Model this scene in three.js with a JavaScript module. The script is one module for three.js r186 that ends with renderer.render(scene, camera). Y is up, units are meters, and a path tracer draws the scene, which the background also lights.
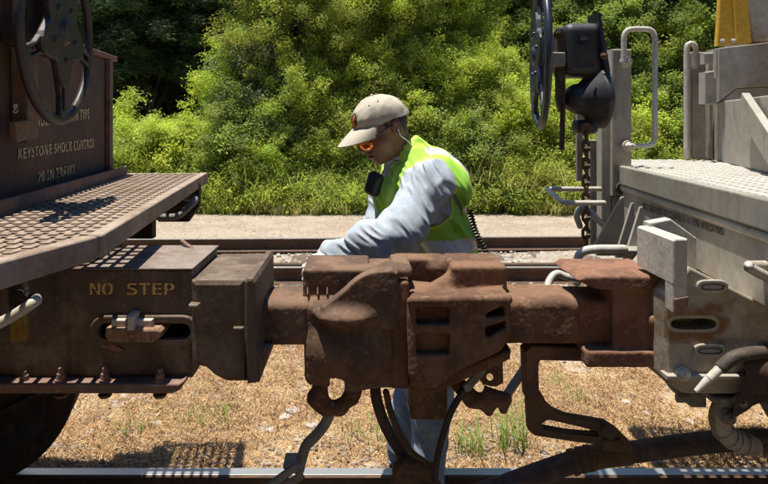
import * as THREE from 'three';
import { Sky } from 'three/addons/objects/Sky.js';
import { mergeGeometries } from 'three/addons/utils/BufferGeometryUtils.js';
import { RoundedBoxGeometry } from 'three/addons/geometries/RoundedBoxGeometry.js';

// ------------------------------------------------------------------ camera, sky, sun, exposure
const F = 640, CX = 360, CY = 122, CAMY = 1.59, CAMZ = 1.85;      // focal length and principal point of the photograph, eye height and distance
const scene = new THREE.Scene();
const camera = new THREE.PerspectiveCamera(2 * Math.atan(242 / F) * 180 / Math.PI, 768 / 484, 0.05, 400);
camera.position.set(0, CAMY, CAMZ);
camera.lookAt(0, CAMY, -10);
camera.setViewOffset(768, 484, 384 - CX, 242 - CY, 768, 484);
camera.userData.fStop = 11; camera.focus = 2.0;
const sunDir = new THREE.Vector3(-0.14, 0.98, 0.0).normalize();
const sky = new Sky();
sky.name = 'sky'; sky.scale.setScalar(300); sky.userData = { kind: 'structure' };
Object.assign(sky.material.uniforms.sunPosition, { value: sunDir.clone() });
sky.material.uniforms.turbidity.value = 6; sky.material.uniforms.rayleigh.value = 0.5;
sky.material.uniforms.mieCoefficient.value = 0.004;
if (sky.material.uniforms.cloudCoverage) sky.material.uniforms.cloudCoverage.value = 0.12;
scene.add(sky);
scene.environmentIntensity = 0.125;
const sun = new THREE.DirectionalLight(new THREE.Color(1.0, 0.94, 0.82), 4.8);
sun.position.copy(sunDir).multiplyScalar(40);
sun.castShadow = true; sun.shadow.mapSize.set(4096, 4096); sun.shadow.radius = 1;
Object.assign(sun.shadow.camera, { left: -16, right: 16, top: 16, bottom: -16, near: 1, far: 90 });
scene.add(sun); scene.add(sun.target);
const renderer = new THREE.WebGLRenderer({ antialias: true });
renderer.setSize(1024, 645);
renderer.shadowMap.enabled = true; renderer.shadowMap.type = THREE.PCFSoftShadowMap;
renderer.toneMapping = THREE.LinearToneMapping;
renderer.toneMappingExposure = 1.6;

// ------------------------------------------------------------------ small tools
const V = (x, y, z) => new THREE.Vector3(x, y, z);
function rng(seed) { let s = seed >>> 0; return () => { s = (s + 0x6D2B79F5) >>> 0; let t = s; t = Math.imul(t ^ (t >>> 15), t | 1); t ^= t + Math.imul(t ^ (t >>> 7), t | 61); return ((t ^ (t >>> 14)) >>> 0) / 4294967296; }; }
const lerp = (a, b, t) => a + (b - a) * t, clamp = (x, a = 0, b = 1) => Math.min(b, Math.max(a, x));
const smooth = (a, b, x) => { const t = clamp((x - a) / (b - a)); return t * t * (3 - 2 * t); };
const hash3 = (x, y, z) => { let h = Math.imul(x, 374761393) ^ Math.imul(y, 668265263) ^ Math.imul(z, 2147483647 - 94906265); h = Math.imul(h ^ (h >>> 13), 1274126177); h = Math.imul(h ^ (h >>> 16), 2246822519); return ((h ^ (h >>> 15)) >>> 0) / 4294967296; };
function noise(x, y, z) {
  const i = Math.floor(x), j = Math.floor(y), k = Math.floor(z); let u = x - i, v = y - j, w = z - k;
  u = u * u * (3 - 2 * u); v = v * v * (3 - 2 * v); w = w * w * (3 - 2 * w);
  const L = (a, b, t) => a + (b - a) * t;
  return L(L(L(hash3(i, j, k), hash3(i + 1, j, k), u), L(hash3(i, j + 1, k), hash3(i + 1, j + 1, k), u), v),
    L(L(hash3(i, j, k + 1), hash3(i + 1, j, k + 1), u), L(hash3(i, j + 1, k + 1), hash3(i + 1, j + 1, k + 1), u), v), w);
}
const fbm = (x, y, z, o = 4) => { let s = 0, a = 0.5, n = 0; for (let i = 0; i < o; i++) { s += a * noise(x, y, z); n += a; a *= 0.5; x = x * 2.03 + 7.1; y = y * 2.03 + 3.7; z = z * 2.03 + 1.3; } return s / n; };
function pnoise(x, y, p, seed) {                                   // value noise that repeats every p cells
  const i = Math.floor(x), j = Math.floor(y); let u = x - i, v = y - j; u = u * u * (3 - 2 * u); v = v * v * (3 - 2 * v);
  const m = a => ((a % p) + p) % p;
  return lerp(lerp(hash3(m(i), m(j), seed), hash3(m(i + 1), m(j), seed), u), lerp(hash3(m(i), m(j + 1), seed), hash3(m(i + 1), m(j + 1), seed), u), v);
}
const pfbm = (u, v, p, seed, o = 5) => { let s = 0, a = 0.5, n = 0; for (let k = 0; k < o; k++) { s += a * pnoise(u * p, v * p, p, seed + k); n += a; a *= 0.55; p *= 2; } return s / n; };
// a point where the photograph's pixel meets the plane z, the height y, or the slanting plane x = x0 + k z
const P = (px, py, z) => V((px - CX) / F * (CAMZ - z), CAMY - (py - CY) / F * (CAMZ - z), z);
const PY = (px, py, y) => { const d = F * (CAMY - y) / (py - CY); return V((px - CX) / F * d, y, CAMZ - d); };
const PX = (px, py, x0, k) => { const a = (px - CX) / F; return P(px, py, (a * CAMZ - x0) / (k + a)); };
const yAt = (py, z) => CAMY - (py - CY) / F * (CAMZ - z), xAt = (px, z) => (px - CX) / F * (CAMZ - z);

// ------------------------------------------------------------------ textures and materials
const toS = c => c <= 0.0031308 ? c * 12.92 : 1.055 * Math.pow(c, 1 / 2.4) - 0.055;
function colourTexture(n, fn, metres) {
  const d = new Uint8Array(n * n * 4);
  for (let j = 0; j < n; j++) for (let i = 0; i < n; i++) { const c = fn(i / n, j / n), o = (j * n + i) * 4; for (let k = 0; k < 3; k++) d[o + k] = 255 * clamp(toS(c[k])); d[o + 3] = 255; }
  const t = new THREE.DataTexture(d, n, n); t.colorSpace = THREE.SRGBColorSpace; return finish(t, metres);
}
function greyTexture(n, fn, metres) {
  const d = new Uint8Array(n * n * 4);
  for (let j = 0; j < n; j++) for (let i = 0; i < n; i++) { const c = 255 * clamp(fn(i / n, j / n)), o = (j * n + i) * 4; d[o] = d[o + 1] = d[o + 2] = c; d[o + 3] = 255; }
  return finish(new THREE.DataTexture(d, n, n), metres);
}
function finish(t, metres) { t.wrapS = t.wrapT = THREE.RepeatWrapping; t.magFilter = THREE.LinearFilter; t.minFilter = THREE.LinearMipmapLinearFilter; t.generateMipmaps = true; t.repeat.set(1 / metres, 1 / metres); t.needsUpdate = true; return t; }
const mix3 = (a, b, t) => [lerp(a[0], b[0], t), lerp(a[1], b[1], t), lerp(a[2], b[2], t)];
const grain = greyTexture(512, (u, v) => 0.5 + 0.9 * (pfbm(u, v, 24, 5, 5) - 0.5), 0.35);
const fineGrain = greyTexture(256, (u, v) => pfbm(u, v, 64, 9, 3), 0.25);
// worn paint or rust: base, patches of a second tone, fine dust of a third, scratches
function worn(seed, base, patch, dust, metres, amount, speck, streak = 0) {
  return colourTexture(384, (u, v) => {
    const a = pfbm(u, v, 5, seed, 6), b = pfbm(u, v, 13, seed + 20, 5), c = pfbm(u, v, 60, seed + 40, 3);
    let k = mix3(base, patch, smooth(0.62 - amount, 0.78 - amount * 0.6, a) * (0.55 + 0.45 * b));
    k = mix3(k, dust, 0.55 * smooth(0.48, 0.74, b));
    if (streak) { const s = pnoise(u * 90, v * 4, 90, seed + 3) * pnoise(u * 23, v * 2, 23, seed + 8); k = mix3(k, patch, streak * smooth(0.4, 0.72, s)); }
    const f = 0.8 + 0.4 * c; k = k.map(x => x * f);
    if (pnoise(u * 190, v * 190, 190, seed + 77) > 0.97 - speck * 1.2) k = mix3(k, dust.map(x => x * 1.4), 0.55);
    return k;
  }, metres);
}
const std = (o) => new THREE.MeshStandardMaterial(Object.assign({ roughness: 0.85, bumpMap: grain, bumpScale: 0.0007 }, o));
const M = {
  brown: std({ map: worn(11, [0.108, 0.072, 0.047], [0.072, 0.038, 0.021], [0.215, 0.155, 0.108], 0.8, 0.12, 0.06, 0.6), roughness: 0.7 }),
  wall: std({ map: worn(17, [0.105, 0.066, 0.044], [0.16, 0.086, 0.046], [0.066, 0.062, 0.056], 1.3, 0.20, 0.02, 0.7), roughness: 0.92 }),
  deckTan: std({ map: worn(23, [0.29, 0.215, 0.155], [0.20, 0.125, 0.078], [0.40, 0.32, 0.25], 0.6, 0.05, 0.02, 0.2), roughness: 0.92 }),
  rust: std({ map: worn(31, [0.135, 0.066, 0.036], [0.085, 0.038, 0.020], [0.20, 0.118, 0.076], 0.5, 0.16, 0.05), roughness: 0.9, bumpScale: 0.0012 }),
  post: std({ map: worn(45, [0.20, 0.125, 0.08], [0.12, 0.07, 0.042], [0.27, 0.18, 0.12], 0.5, 0.1, 0.03, 0.3), roughness: 0.9 }),
  dusty: std({ map: worn(39, [0.215, 0.165, 0.13], [0.14, 0.09, 0.062], [0.27, 0.22, 0.18], 0.5, 0.1, 0.03), roughness: 0.9 }),
  ledge: std({ map: worn(37, [0.20, 0.115, 0.085], [0.12, 0.055, 0.032], [0.26, 0.18, 0.14], 0.4, 0.12, 0.05), roughness: 0.92 }),
  grey: std({ map: worn(41, [0.37, 0.335, 0.272], [0.225, 0.165, 0.10], [0.30, 0.268, 0.212], 1.6, 0.03, 0.01, 0.55), roughness: 0.55, bumpScale: 0.0003 }),
  greyDeck: std({ map: worn(43, [0.40, 0.365, 0.31], [0.30, 0.255, 0.20], [0.47, 0.435, 0.375], 0.8, 0.08, 0.02), roughness: 0.85 }),
  greyEdge: std({ map: worn(47, [0.27, 0.25, 0.20], [0.19, 0.155, 0.11], [0.31, 0.285, 0.23], 1.2, 0.06, 0.02, 0.4), roughness: 0.7, bumpScale: 0.0004 }),
  casting: std({ map: worn(53, [0.335, 0.298, 0.232], [0.22, 0.15, 0.08], [0.40, 0.36, 0.285], 0.8, 0.05, 0.04, 0.45), roughness: 0.7, bumpScale: 0.0008 }),
  paleSteel: std({ map: worn(59, [0.47, 0.43, 0.36], [0.33, 0.24, 0.16], [0.54, 0.50, 0.43], 0.4, 0.06, 0.02, 0.2), roughness: 0.6 }),
  yellow: std({ map: worn(61, [0.56, 0.33, 0.022], [0.45, 0.25, 0.02], [0.60, 0.38, 0.06], 0.7, 0.1, 0.0, 0.2), roughness: 0.6 }),
  black: std({ map: worn(67, [0.022, 0.022, 0.026], [0.030, 0.024, 0.020], [0.05, 0.047, 0.045], 0.5, 0.1, 0.02), roughness: 0.55, bumpScale: 0.0006 }),
  wheelBlack: std({ map: worn(71, [0.030, 0.024, 0.024], [0.050, 0.028, 0.018], [0.06, 0.05, 0.047], 0.4, 0.15, 0.03), roughness: 0.5, bumpScale: 0.0008 }),
  blueBlack: std({ map: worn(72, [0.020, 0.026, 0.042], [0.025, 0.022, 0.024], [0.045, 0.05, 0.06], 0.4, 0.1, 0.03), roughness: 0.4, bumpScale: 0.0006 }),
  darkIron: std({ map: worn(73, [0.040, 0.028, 0.020], [0.075, 0.036, 0.018], [0.095, 0.068, 0.048], 0.45, 0.15, 0.05), roughness: 0.85, bumpScale: 0.0022 }),
  railSide: std({ map: worn(79, [0.105, 0.058, 0.033], [0.15, 0.078, 0.036], [0.06, 0.040, 0.028], 0.5, 0.12, 0.03), roughness: 0.9 }),
  railTop: new THREE.MeshStandardMaterial({ color: new THREE.Color(0.60, 0.60, 0.60), metalness: 0.75, roughness: 0.36, roughnessMap: null, bumpMap: fineGrain, bumpScale: 0.0004 }),
  rubber: std({ map: worn(83, [0.050, 0.037, 0.028], [0.085, 0.052, 0.032], [0.125, 0.094, 0.07], 0.35, 0.16, 0.05), roughness: 0.8, bumpScale: 0.0012 }),
  hoseRust: std({ map: worn(89, [0.105, 0.062, 0.030], [0.15, 0.082, 0.033], [0.075, 0.045, 0.026], 0.3, 0.12, 0.05), roughness: 0.9, bumpScale: 0.003 }),
  dirtySteel: std({ map: worn(97, [0.20, 0.19, 0.165], [0.13, 0.095, 0.06], [0.28, 0.26, 0.22], 0.3, 0.1, 0.04), roughness: 0.7 }),
  blueSteel: std({ map: worn(101, [0.30, 0.34, 0.37], [0.2, 0.2, 0.2], [0.4, 0.43, 0.45], 0.4, 0.04, 0.0), roughness: 0.6 }),
  tie: std({ map: worn(103, [0.12, 0.085, 0.06], [0.07, 0.05, 0.036], [0.25, 0.2, 0.16], 0.6, 0.1, 0.03, 0.6), roughness: 0.95, bumpScale: 0.006 }),
  keyBlock: std({ map: worn(107, [0.27, 0.155, 0.09], [0.15, 0.07, 0.035], [0.37, 0.26, 0.18], 0.16, 0.16, 0.06, 0.8), roughness: 0.95, bumpScale: 0.003 }),
  vertexRust: std({ vertexColors: true, roughness: 0.86, bumpScale: 0.0009 }),
  yellowOld: std({ map: worn(109, [0.25, 0.15, 0.02], [0.10, 0.055, 0.02], [0.3, 0.2, 0.06], 0.25, 0.18, 0.03), roughness: 0.8 }),
};

// ------------------------------------------------------------------ geometry tools (all in world metres)
function boxUV(g) {                                                // uv in metres, from the side each face looks to
  if (g.index) g = g.toNonIndexed();
  const p = g.attributes.position, uv = new Float32Array(p.count * 2), a = V(), b = V(), c = V();
  for (let i = 0; i < p.count; i += 3) {
    a.fromBufferAttribute(p, i); b.fromBufferAttribute(p, i + 1).sub(a); c.fromBufferAttribute(p, i + 2).sub(a); b.cross(c);
    const x = Math.abs(b.x), y = Math.abs(b.y), z = Math.abs(b.z);
    for (let k = 0; k < 3; k++) {
      const X = p.getX(i + k), Y = p.getY(i + k), Z = p.getZ(i + k), o = (i + k) * 2;
      if (y >= x && y >= z) { uv[o] = X; uv[o + 1] = Z; } else if (x >= z) { uv[o] = Z + 0.37; uv[o + 1] = Y; } else { uv[o] = X; uv[o + 1] = Y; }
    }
  }
  g.setAttribute('uv', new THREE.BufferAttribute(uv, 2)); g.deleteAttribute('uv1'); g.deleteAttribute('tangent');
  return g;
}
const join = list => { list = list.flat(9).map(g => { g = g.index ? g.toNonIndexed() : g; if (!g.attributes.uv) g.setAttribute('uv', new THREE.BufferAttribute(new Float32Array(g.attributes.position.count * 2), 2)); if (!g.attributes.normal) g.computeVertexNormals(); return g; }); return list.length > 1 ? mergeGeometries(list) : list[0]; };
function extrude(points, z0, z1, bevel = 0.004, holes = []) {      // outline in x, y from z0 (near) back to z1
  const s = new THREE.Shape(points.map(p => new THREE.Vector2(p.x ?? p[0], p.y ?? p[1])));
  for (const h of holes) s.holes.push(new THREE.Path(h.map(p => new THREE.Vector2(p.x ?? p[0], p.y ?? p[1]))));
  const t = z0 - z1, b = Math.min(bevel, t * 0.4);
  const g = new THREE.ExtrudeGeometry(s, { depth: t - 2 * b, bevelEnabled: b > 0, bevelThickness: b, bevelSize: b, bevelOffset: -b, bevelSegments: 2, curveSegments: 10 });
  return g.translate(0, 0, z1 + b);
}
const slab = (pts, z0, z1, bevel, holes) => extrude(pts.map(([x, y]) => P(x, y, z0)), z0, z1, bevel, (holes || []).map(h => h.map(([x, y]) => P(x, y, z0))));
function plateX(pts, x0, k, t, bevel = 0.003) {                    // outline seen on the slanting plane x = x0 + k z, thickness t towards +x (or -x if negative)
  const w = pts.map(([px, py]) => PX(px, py, x0, k)), c = Math.sqrt(1 + k * k);
  return plateXw(w.map(p => [p.z, p.y]), x0, k, t, bevel, c);
}
function plateXw(zy, x0, k, t, bevel = 0.003) {                     // the same with the outline as [z, y] pairs
  const c = Math.sqrt(1 + k * k), a = Math.abs(t);
  const g = extrude(zy.map(([z, y]) => [-z * c, y]), a, 0, bevel);
  g.rotateY(Math.PI / 2 + Math.atan(k));                           // local +z -> +x, local +x -> -z
  return g.translate(x0 + (t < 0 ? t : 0), 0, 0);
}
const box = (x0, x1, y0, y1, z0, z1, r = 0.004) => { const w = Math.abs(x1 - x0), h = Math.abs(y1 - y0), d = Math.abs(z1 - z0); const g = new RoundedBoxGeometry(w, h, d, 2, Math.min(r, w * 0.4, h * 0.4, d * 0.4)); return g.translate((x0 + x1) / 2, (y0 + y1) / 2, (z0 + z1) / 2); };
const pbox = (px0, px1, py0, py1, z0, z1, r) => box(xAt(px0, z0), xAt(px1, z0), yAt(py1, z0), yAt(py0, z0), z1, z0, r);   // front face given in pixels at z0
function beam(a, b, w, h, up = V(0, 1, 0), r = 0.003) {            // a bar from a to b
  const d = b.clone().sub(a), L = d.length(); d.normalize(); const s = V().crossVectors(up, d).normalize(), u = V().crossVectors(d, s);
  const g = new RoundedBoxGeometry(w, h, L, 1, Math.min(r, w * 0.4, h * 0.4));
  return g.applyMatrix4(new THREE.Matrix4().makeBasis(s, u, d).setPosition(a.clone().add(b).multiplyScalar(0.5)));
}
function tube(pts, r, bend = 0.04, seg = 10, caps = true) {        // a pipe with rounded bends
  const path = new THREE.CurvePath(); let from = pts[0];
  for (let i = 1; i < pts.length; i++) {
    if (i === pts.length - 1) { path.add(new THREE.LineCurve3(from, pts[i])); break; }
    const a = pts[i - 1], b = pts[i], c = pts[i + 1], la = Math.min(bend, a.distanceTo(b) * 0.49), lc = Math.min(bend, b.distanceTo(c) * 0.49);
    const p = b.clone().lerp(a, la / a.distanceTo(b)), q = b.clone().lerp(c, lc / b.distanceTo(c));
    path.add(new THREE.LineCurve3(from, p)); path.add(new THREE.QuadraticBezierCurve3(p, b.clone(), q)); from = q;
  }
  return pipe(path, Math.max(12, pts.length * 12), r, seg, caps);
}
function pipe(path, n, r, seg = 10, caps = true) {
  const out = [new THREE.TubeGeometry(path, n, r, seg, false)];
  if (caps) for (const t of [0, 1]) out.push(new THREE.SphereGeometry(r * 0.995, seg, 6).translate(...path.getPointAt(t).toArray()));
  return out.map(g => g.toNonIndexed());
}
const spline = (pts, r, n = 40, seg = 10) => pipe(new THREE.CatmullRomCurve3(pts), n, r, seg);
function cyl(a, b, r0, r1 = r0, seg = 20) {
  const d = b.clone().sub(a), L = d.length(), g = new THREE.CylinderGeometry(r1, r0, L, seg);
  return g.applyQuaternion(new THREE.Quaternion().setFromUnitVectors(V(0, 1, 0), d.normalize())).translate((a.x + b.x) / 2, (a.y + b.y) / 2, (a.z + b.z) / 2);
}
function bolt(at, dir, r = 0.012, h = 0.012) {                     // washer, hexagon head, domed end
  const n = dir.clone().normalize(), q = k => at.clone().addScaledVector(n, k);
  return [cyl(q(-0.002), q(h * 0.25), r * 1.35, r * 1.3, 14), cyl(q(h * 0.25), q(h), r, r * 0.94, 6), cyl(q(h), q(h * 1.5), r * 0.55, r * 0.45, 10)];
}
function quad(a, b, c, d) {                                        // a flat sheet with its own 0..1 uv: a bottom left, b bottom right, c top right, d top left
  const g = new THREE.BufferGeometry();
  g.setAttribute('position', new THREE.Float32BufferAttribute([a, b, c, a, c, d].flatMap(p => p.toArray()), 3));
  g.setAttribute('uv', new THREE.Float32BufferAttribute([0, 0, 1, 0, 1, 1, 0, 0, 1, 1, 0, 1], 2)); g.computeVertexNormals(); return g;
}
// ---- distance fields meshed with surface nets, for castings and the figure
function sdfGeo(f, lo, hi, cell, colour) {
  const n = [0, 1, 2].map(i => Math.ceil((hi[i] - lo[i]) / cell) + 1), [nx, ny, nz] = n, N = nx * ny * nz, g = new Float32Array(N), B = 6;
  for (let k = 0; k < nz; k += B) for (let j = 0; j < ny; j += B) for (let i = 0; i < nx; i += B) {
    const i1 = Math.min(i + B, nx), j1 = Math.min(j + B, ny), k1 = Math.min(k + B, nz);
    const c = f(lo[0] + (i + B / 2) * cell, lo[1] + (j + B / 2) * cell, lo[2] + (k + B / 2) * cell), far = Math.abs(c) > B * cell * 1.35;
    for (let kk = k; kk < k1; kk++) for (let jj = j; jj < j1; jj++) for (let ii = i; ii < i1; ii++)
      g[ii + nx * (jj + ny * kk)] = far ? c : f(lo[0] + ii * cell, lo[1] + jj * cell, lo[2] + kk * cell);
  }
  const id = new Int32Array(N).fill(-1), pos = [], idx = [];
  const off = [0, 1, nx, nx + 1, nx * ny, nx * ny + 1, nx * ny + nx, nx * ny + nx + 1], E = [[0, 1], [2, 3], [4, 5], [6, 7], [0, 2], [1, 3], [4, 6], [5, 7], [0, 4], [1, 5], [2, 6], [3, 7]];
  for (let k = 0; k < nz - 1; k++) for (let j = 0; j < ny - 1; j++) for (let i = 0; i < nx - 1; i++) {
    const o = i + nx * (j + ny * k); let m = 0; for (let c = 0; c < 8; c++) if (g[o + off[c]] < 0) m |= 1 << c;
    if (m === 0 || m === 255) continue;
    let x = 0, y = 0, z = 0, s = 0;
    for (const [a, b] of E) { const da = g[o + off[a]], db = g[o + off[b]]; if ((da < 0) === (db < 0)) continue; const t = da / (da - db); x += lerp(a & 1, b & 1, t); y += lerp((a >> 1) & 1, (b >> 1) & 1, t); z += lerp((a >> 2) & 1, (b >> 2) & 1, t); s++; }
    id[o] = pos.length / 3; pos.push(lo[0] + (i + x / s) * cell, lo[1] + (j + y / s) * cell, lo[2] + (k + z / s) * cell);
  }
  const face = (a, b, c, d, flip) => { if (a < 0 || b < 0 || c < 0 || d < 0) return; if (flip) idx.push(a, c, b, a, d, c); else idx.push(a, b, c, a, c, d); };
  const sx = 1, sy = nx, sz = nx * ny;
  for (let k = 1; k < nz - 1; k++) for (let j = 1; j < ny - 1; j++) for (let i = 1; i < nx - 1; i++) {
    const o = i + nx * (j + ny * k), d = g[o] < 0;
    if (d !== (g[o + sx] < 0)) face(id[o - sy - sz], id[o - sz], id[o], id[o - sy], !d);
    if (d !== (g[o + sy] < 0)) face(id[o - sz - sx], id[o - sx], id[o], id[o - sz], !d);
    if (d !== (g[o + sz] < 0)) face(id[o - sx - sy], id[o - sy], id[o], id[o - sx], !d);
  }
  const nor = new Float32Array(pos.length), col = colour ? new Float32Array(pos.length) : null, e = cell * 0.6;
  for (let i = 0; i < pos.length; i += 3) {
    const x = pos[i], y = pos[i + 1], z = pos[i + 2]; let a = f(x + e, y, z) - f(x - e, y, z), b = f(x, y + e, z) - f(x, y - e, z), c = f(x, y, z + e) - f(x, y, z - e); const l = Math.hypot(a, b, c) || 1;
    nor[i] = a / l; nor[i + 1] = b / l; nor[i + 2] = c / l;
    if (col) { const k = colour(x, y, z); col[i] = k[0]; col[i + 1] = k[1]; col[i + 2] = k[2]; }
  }
  const geo = new THREE.BufferGeometry();
  geo.setAttribute('position', new THREE.Float32BufferAttribute(pos, 3)); geo.setAttribute('normal', new THREE.BufferAttribute(nor, 3));
  if (col) geo.setAttribute('color', new THREE.BufferAttribute(col, 3)); geo.setIndex(idx);
  return geo;
}
const smin = (a, b, k) => { const h = clamp(0.5 + 0.5 * (b - a) / k); return b + (a - b) * h - k * h * (1 - h); };
const sBox = (x0, x1, y0, y1, z0, z1, r = 0.01) => { const cx = (x0 + x1) / 2, cy = (y0 + y1) / 2, cz = (z0 + z1) / 2, a = Math.abs(x1 - x0) / 2 - r, b = Math.abs(y1 - y0) / 2 - r, c = Math.abs(z1 - z0) / 2 - r; return (x, y, z) => { const p = Math.abs(x - cx) - a, q = Math.abs(y - cy) - b, s = Math.abs(z - cz) - c; return Math.hypot(Math.max(p, 0), Math.max(q, 0), Math.max(s, 0)) + Math.min(Math.max(p, q, s), 0) - r; }; };
const sPBox = (px0, px1, py0, py1, z0, z1, r) => sBox(xAt(px0, z0), xAt(px1, z0), yAt(py1, z0), yAt(py0, z0), z1, z0, r);
const sCap = (a, b, ra, rb = ra) => { const dx = b.x - a.x, dy = b.y - a.y, dz = b.z - a.z, L = dx * dx + dy * dy + dz * dz || 1e-9; return (x, y, z) => { const t = clamp(((x - a.x) * dx + (y - a.y) * dy + (z - a.z) * dz) / L); return Math.hypot(x - a.x - dx * t, y - a.y - dy * t, z - a.z - dz * t) - lerp(ra, rb, t); }; };
const sEll = (c, rx, ry, rz) => (x, y, z) => { const p = (x - c.x) / rx, q = (y - c.y) / ry, s = (z - c.z) / rz, k = Math.hypot(p, q, s); return k < 1e-4 ? -Math.min(rx, ry, rz) : k * (k - 1) / Math.hypot(p / rx, q / ry, s / rz); };
function sExt(pts, z0, z1, r = 0.008) {                             // an outline in pixels at z0, carried back to z1, edges rounded
  const v = pts.map(([x, y]) => P(x, y, z0)), n = v.length, cz = (z0 + z1) / 2, hz = Math.abs(z0 - z1) / 2 - r;
  return (x, y, z) => {
    let d = 1e9, s = 1;
    for (let i = 0, j = n - 1; i < n; j = i++) {
      const ex = v[j].x - v[i].x, ey = v[j].y - v[i].y, wx = x - v[i].x, wy = y - v[i].y, t = clamp((wx * ex + wy * ey) / (ex * ex + ey * ey)), bx = wx - ex * t, by = wy - ey * t; d = Math.min(d, bx * bx + by * by);
      const c1 = y >= v[i].y, c2 = y < v[j].y, c3 = ex * wy > ey * wx; if ((c1 && c2 && c3) || (!c1 && !c2 && !c3)) s = -s;
    }
    const q = s * Math.sqrt(d) + r, w = Math.abs(z - cz) - hz;
    return Math.hypot(Math.max(q, 0), Math.max(w, 0)) + Math.min(Math.max(q, w), 0) - r;
  };
}
const union = (k, ...fs) => (x, y, z) => { let d = fs[0](x, y, z); for (let i = 1; i < fs.length; i++) d = smin(d, fs[i](x, y, z), k); return d; };
const carve = (f, k, ...cuts) => (x, y, z) => { let d = f(x, y, z); for (const c of cuts) d = -smin(-d, c(x, y, z), k); return d; };
const rough = (f, a, s, b = 0, t = 1) => (x, y, z) => { const d = f(x, y, z); return d > 0.03 || d < -0.03 ? d : d + a * (fbm(x * s, y * s, z * s, 2) - 0.5) + b * (noise(x * t, y * t, z * t) - 0.5); };

// ------------------------------------------------------------------ things, parts, setting
const taken = {};
const numbered = n => { const k = taken[n] = (taken[n] ?? -1) + 1; return k ? `${n}_${String(k).padStart(3, '0')}` : n; };
function thing(name, label, category, base = V(0, 0, 0), group) {
  const o = new THREE.Group(); o.name = numbered(name); o.position.copy(base); o.userData = { label, category }; if (group) o.userData.group = group; o.userData.base = undefined; delete o.userData.base; scene.add(o); return o;
}
const baseOf = o => { const v = V(); for (let p = o; p && p !== scene; p = p.parent) v.add(p.position); return v; };
function part(name, geos, mat, parent, { uv = true, label } = {}) {
  let g = join(Array.isArray(geos) ? geos : [geos]); if (uv) g = boxUV(g);
  const b = baseOf(parent); g = g.clone().translate(-b.x, -b.y, -b.z);
  const m = new THREE.Mesh(g, mat); m.name = name; m.castShadow = m.receiveShadow = true; if (label) m.userData.label = label; parent.add(m); return m;
}
function single(name, label, category, geos, mat, base, group, opt) { // a thing that is one mesh
  let g = join(Array.isArray(geos) ? geos : [geos]); if (!opt?.keepUv) g = boxUV(g); g = g.clone().translate(-base.x, -base.y, -base.z);
  const m = new THREE.Mesh(g, mat); m.name = numbered(name); m.position.copy(base); m.castShadow = m.receiveShadow = true; m.userData = { label, category }; if (group) m.userData.group = group; scene.add(m); return m;
}
function structure(name, g, mat) { const m = new THREE.Mesh(g, mat); m.name = name; m.castShadow = m.receiveShadow = true; m.userData = { kind: 'structure' }; scene.add(m); return m; }
function lettering(w, h, paint) {                                   // a transparent sheet with writing
  const c = document.createElement('canvas'); c.width = w; c.height = h; const x = c.getContext('2d'); x.clearRect(0, 0, w, h); paint(x, w, h);
  const t = new THREE.CanvasTexture(c); t.colorSpace = THREE.SRGBColorSpace; t.magFilter = THREE.LinearFilter; return t;
}
function wear(x, w, h, seed, n, size) { const r = rng(seed); x.globalCompositeOperation = 'destination-out'; for (let i = 0; i < n; i++) { x.globalAlpha = 0.25 + 0.6 * r(); x.beginPath(); x.ellipse(r() * w, r() * h, size * (0.3 + r()), size * (0.2 + 0.6 * r()), r() * 3, 0, 7); x.fill(); } x.globalAlpha = 1; x.globalCompositeOperation = 'source-over'; }

// ------------------------------------------------------------------ the setting: ground, road, ballast, rails
const RAIL = 0.17;
const groundTex = colourTexture(1024, (u, v) => {
  const a = pfbm(u, v, 6, 201, 6), b = pfbm(u, v, 40, 211, 4), c = pnoise(u * 220, v * 70, 220, 221) * 0.6 + pnoise(u * 80, v * 230, 80, 223) * 0.4, e = pfbm(u, v, 150, 231, 2);
  let k = mix3([0.40, 0.255, 0.125], [0.27, 0.16, 0.078], smooth(0.42, 0.66, a)); k = mix3(k, [0.52, 0.40, 0.25], 0.75 * smooth(0.5, 0.75, c)); k = mix3(k, [0.15, 0.095, 0.05], 0.6 * smooth(0.58, 0.76, e)); k = mix3(k, [0.45, 0.40, 0.34], 0.6 * smooth(0.62, 0.72, b)); return k;
}, 2.2);
const roadTex = colourTexture(1024, (u, v) => { const a = pfbm(u, v, 8, 301, 6), b = pfbm(u, v, 90, 311, 3); let k = mix3([0.38, 0.295, 0.212], [0.31, 0.235, 0.165], smooth(0.4, 0.65, a)); k = mix3(k, [0.45, 0.39, 0.315], smooth(0.55, 0.75, b)); return mix3(k, [0.27, 0.215, 0.16], 0.8 * smooth(0.62, 0.74, pfbm(u, v, 120, 321, 2))); }, 2.5);
const ballastTex = colourTexture(512, (u, v) => { const b = pfbm(u, v, 40, 331, 4), a = pfbm(u, v, 8, 341, 4); return mix3(mix3([0.30, 0.25, 0.19], [0.52, 0.47, 0.40], smooth(0.4, 0.7, b)), [0.33, 0.25, 0.16], 0.6 * smooth(0.45, 0.6, a)); }, 1.6);
const M2 = {
  ground: std({ map: groundTex, roughness: 1, bumpMap: greyTexture(512, (u, v) => pfbm(u, v, 50, 401, 4), 1.1), bumpScale: 0.03 }),
  road: std({ map: roadTex, roughness: 1, bumpMap: greyTexture(512, (u, v) => pfbm(u, v, 60, 411, 4), 1.2), bumpScale: 0.02 }),
  ballast: std({ map: ballastTex, roughness: 1, bumpMap: greyTexture(512, (u, v) => pfbm(u, v, 40, 421, 3), 1.0), bumpScale: 0.03 }),
  verge: std({ color: new THREE.Color(0.12, 0.10, 0.05), roughness: 1 }),
};
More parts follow.
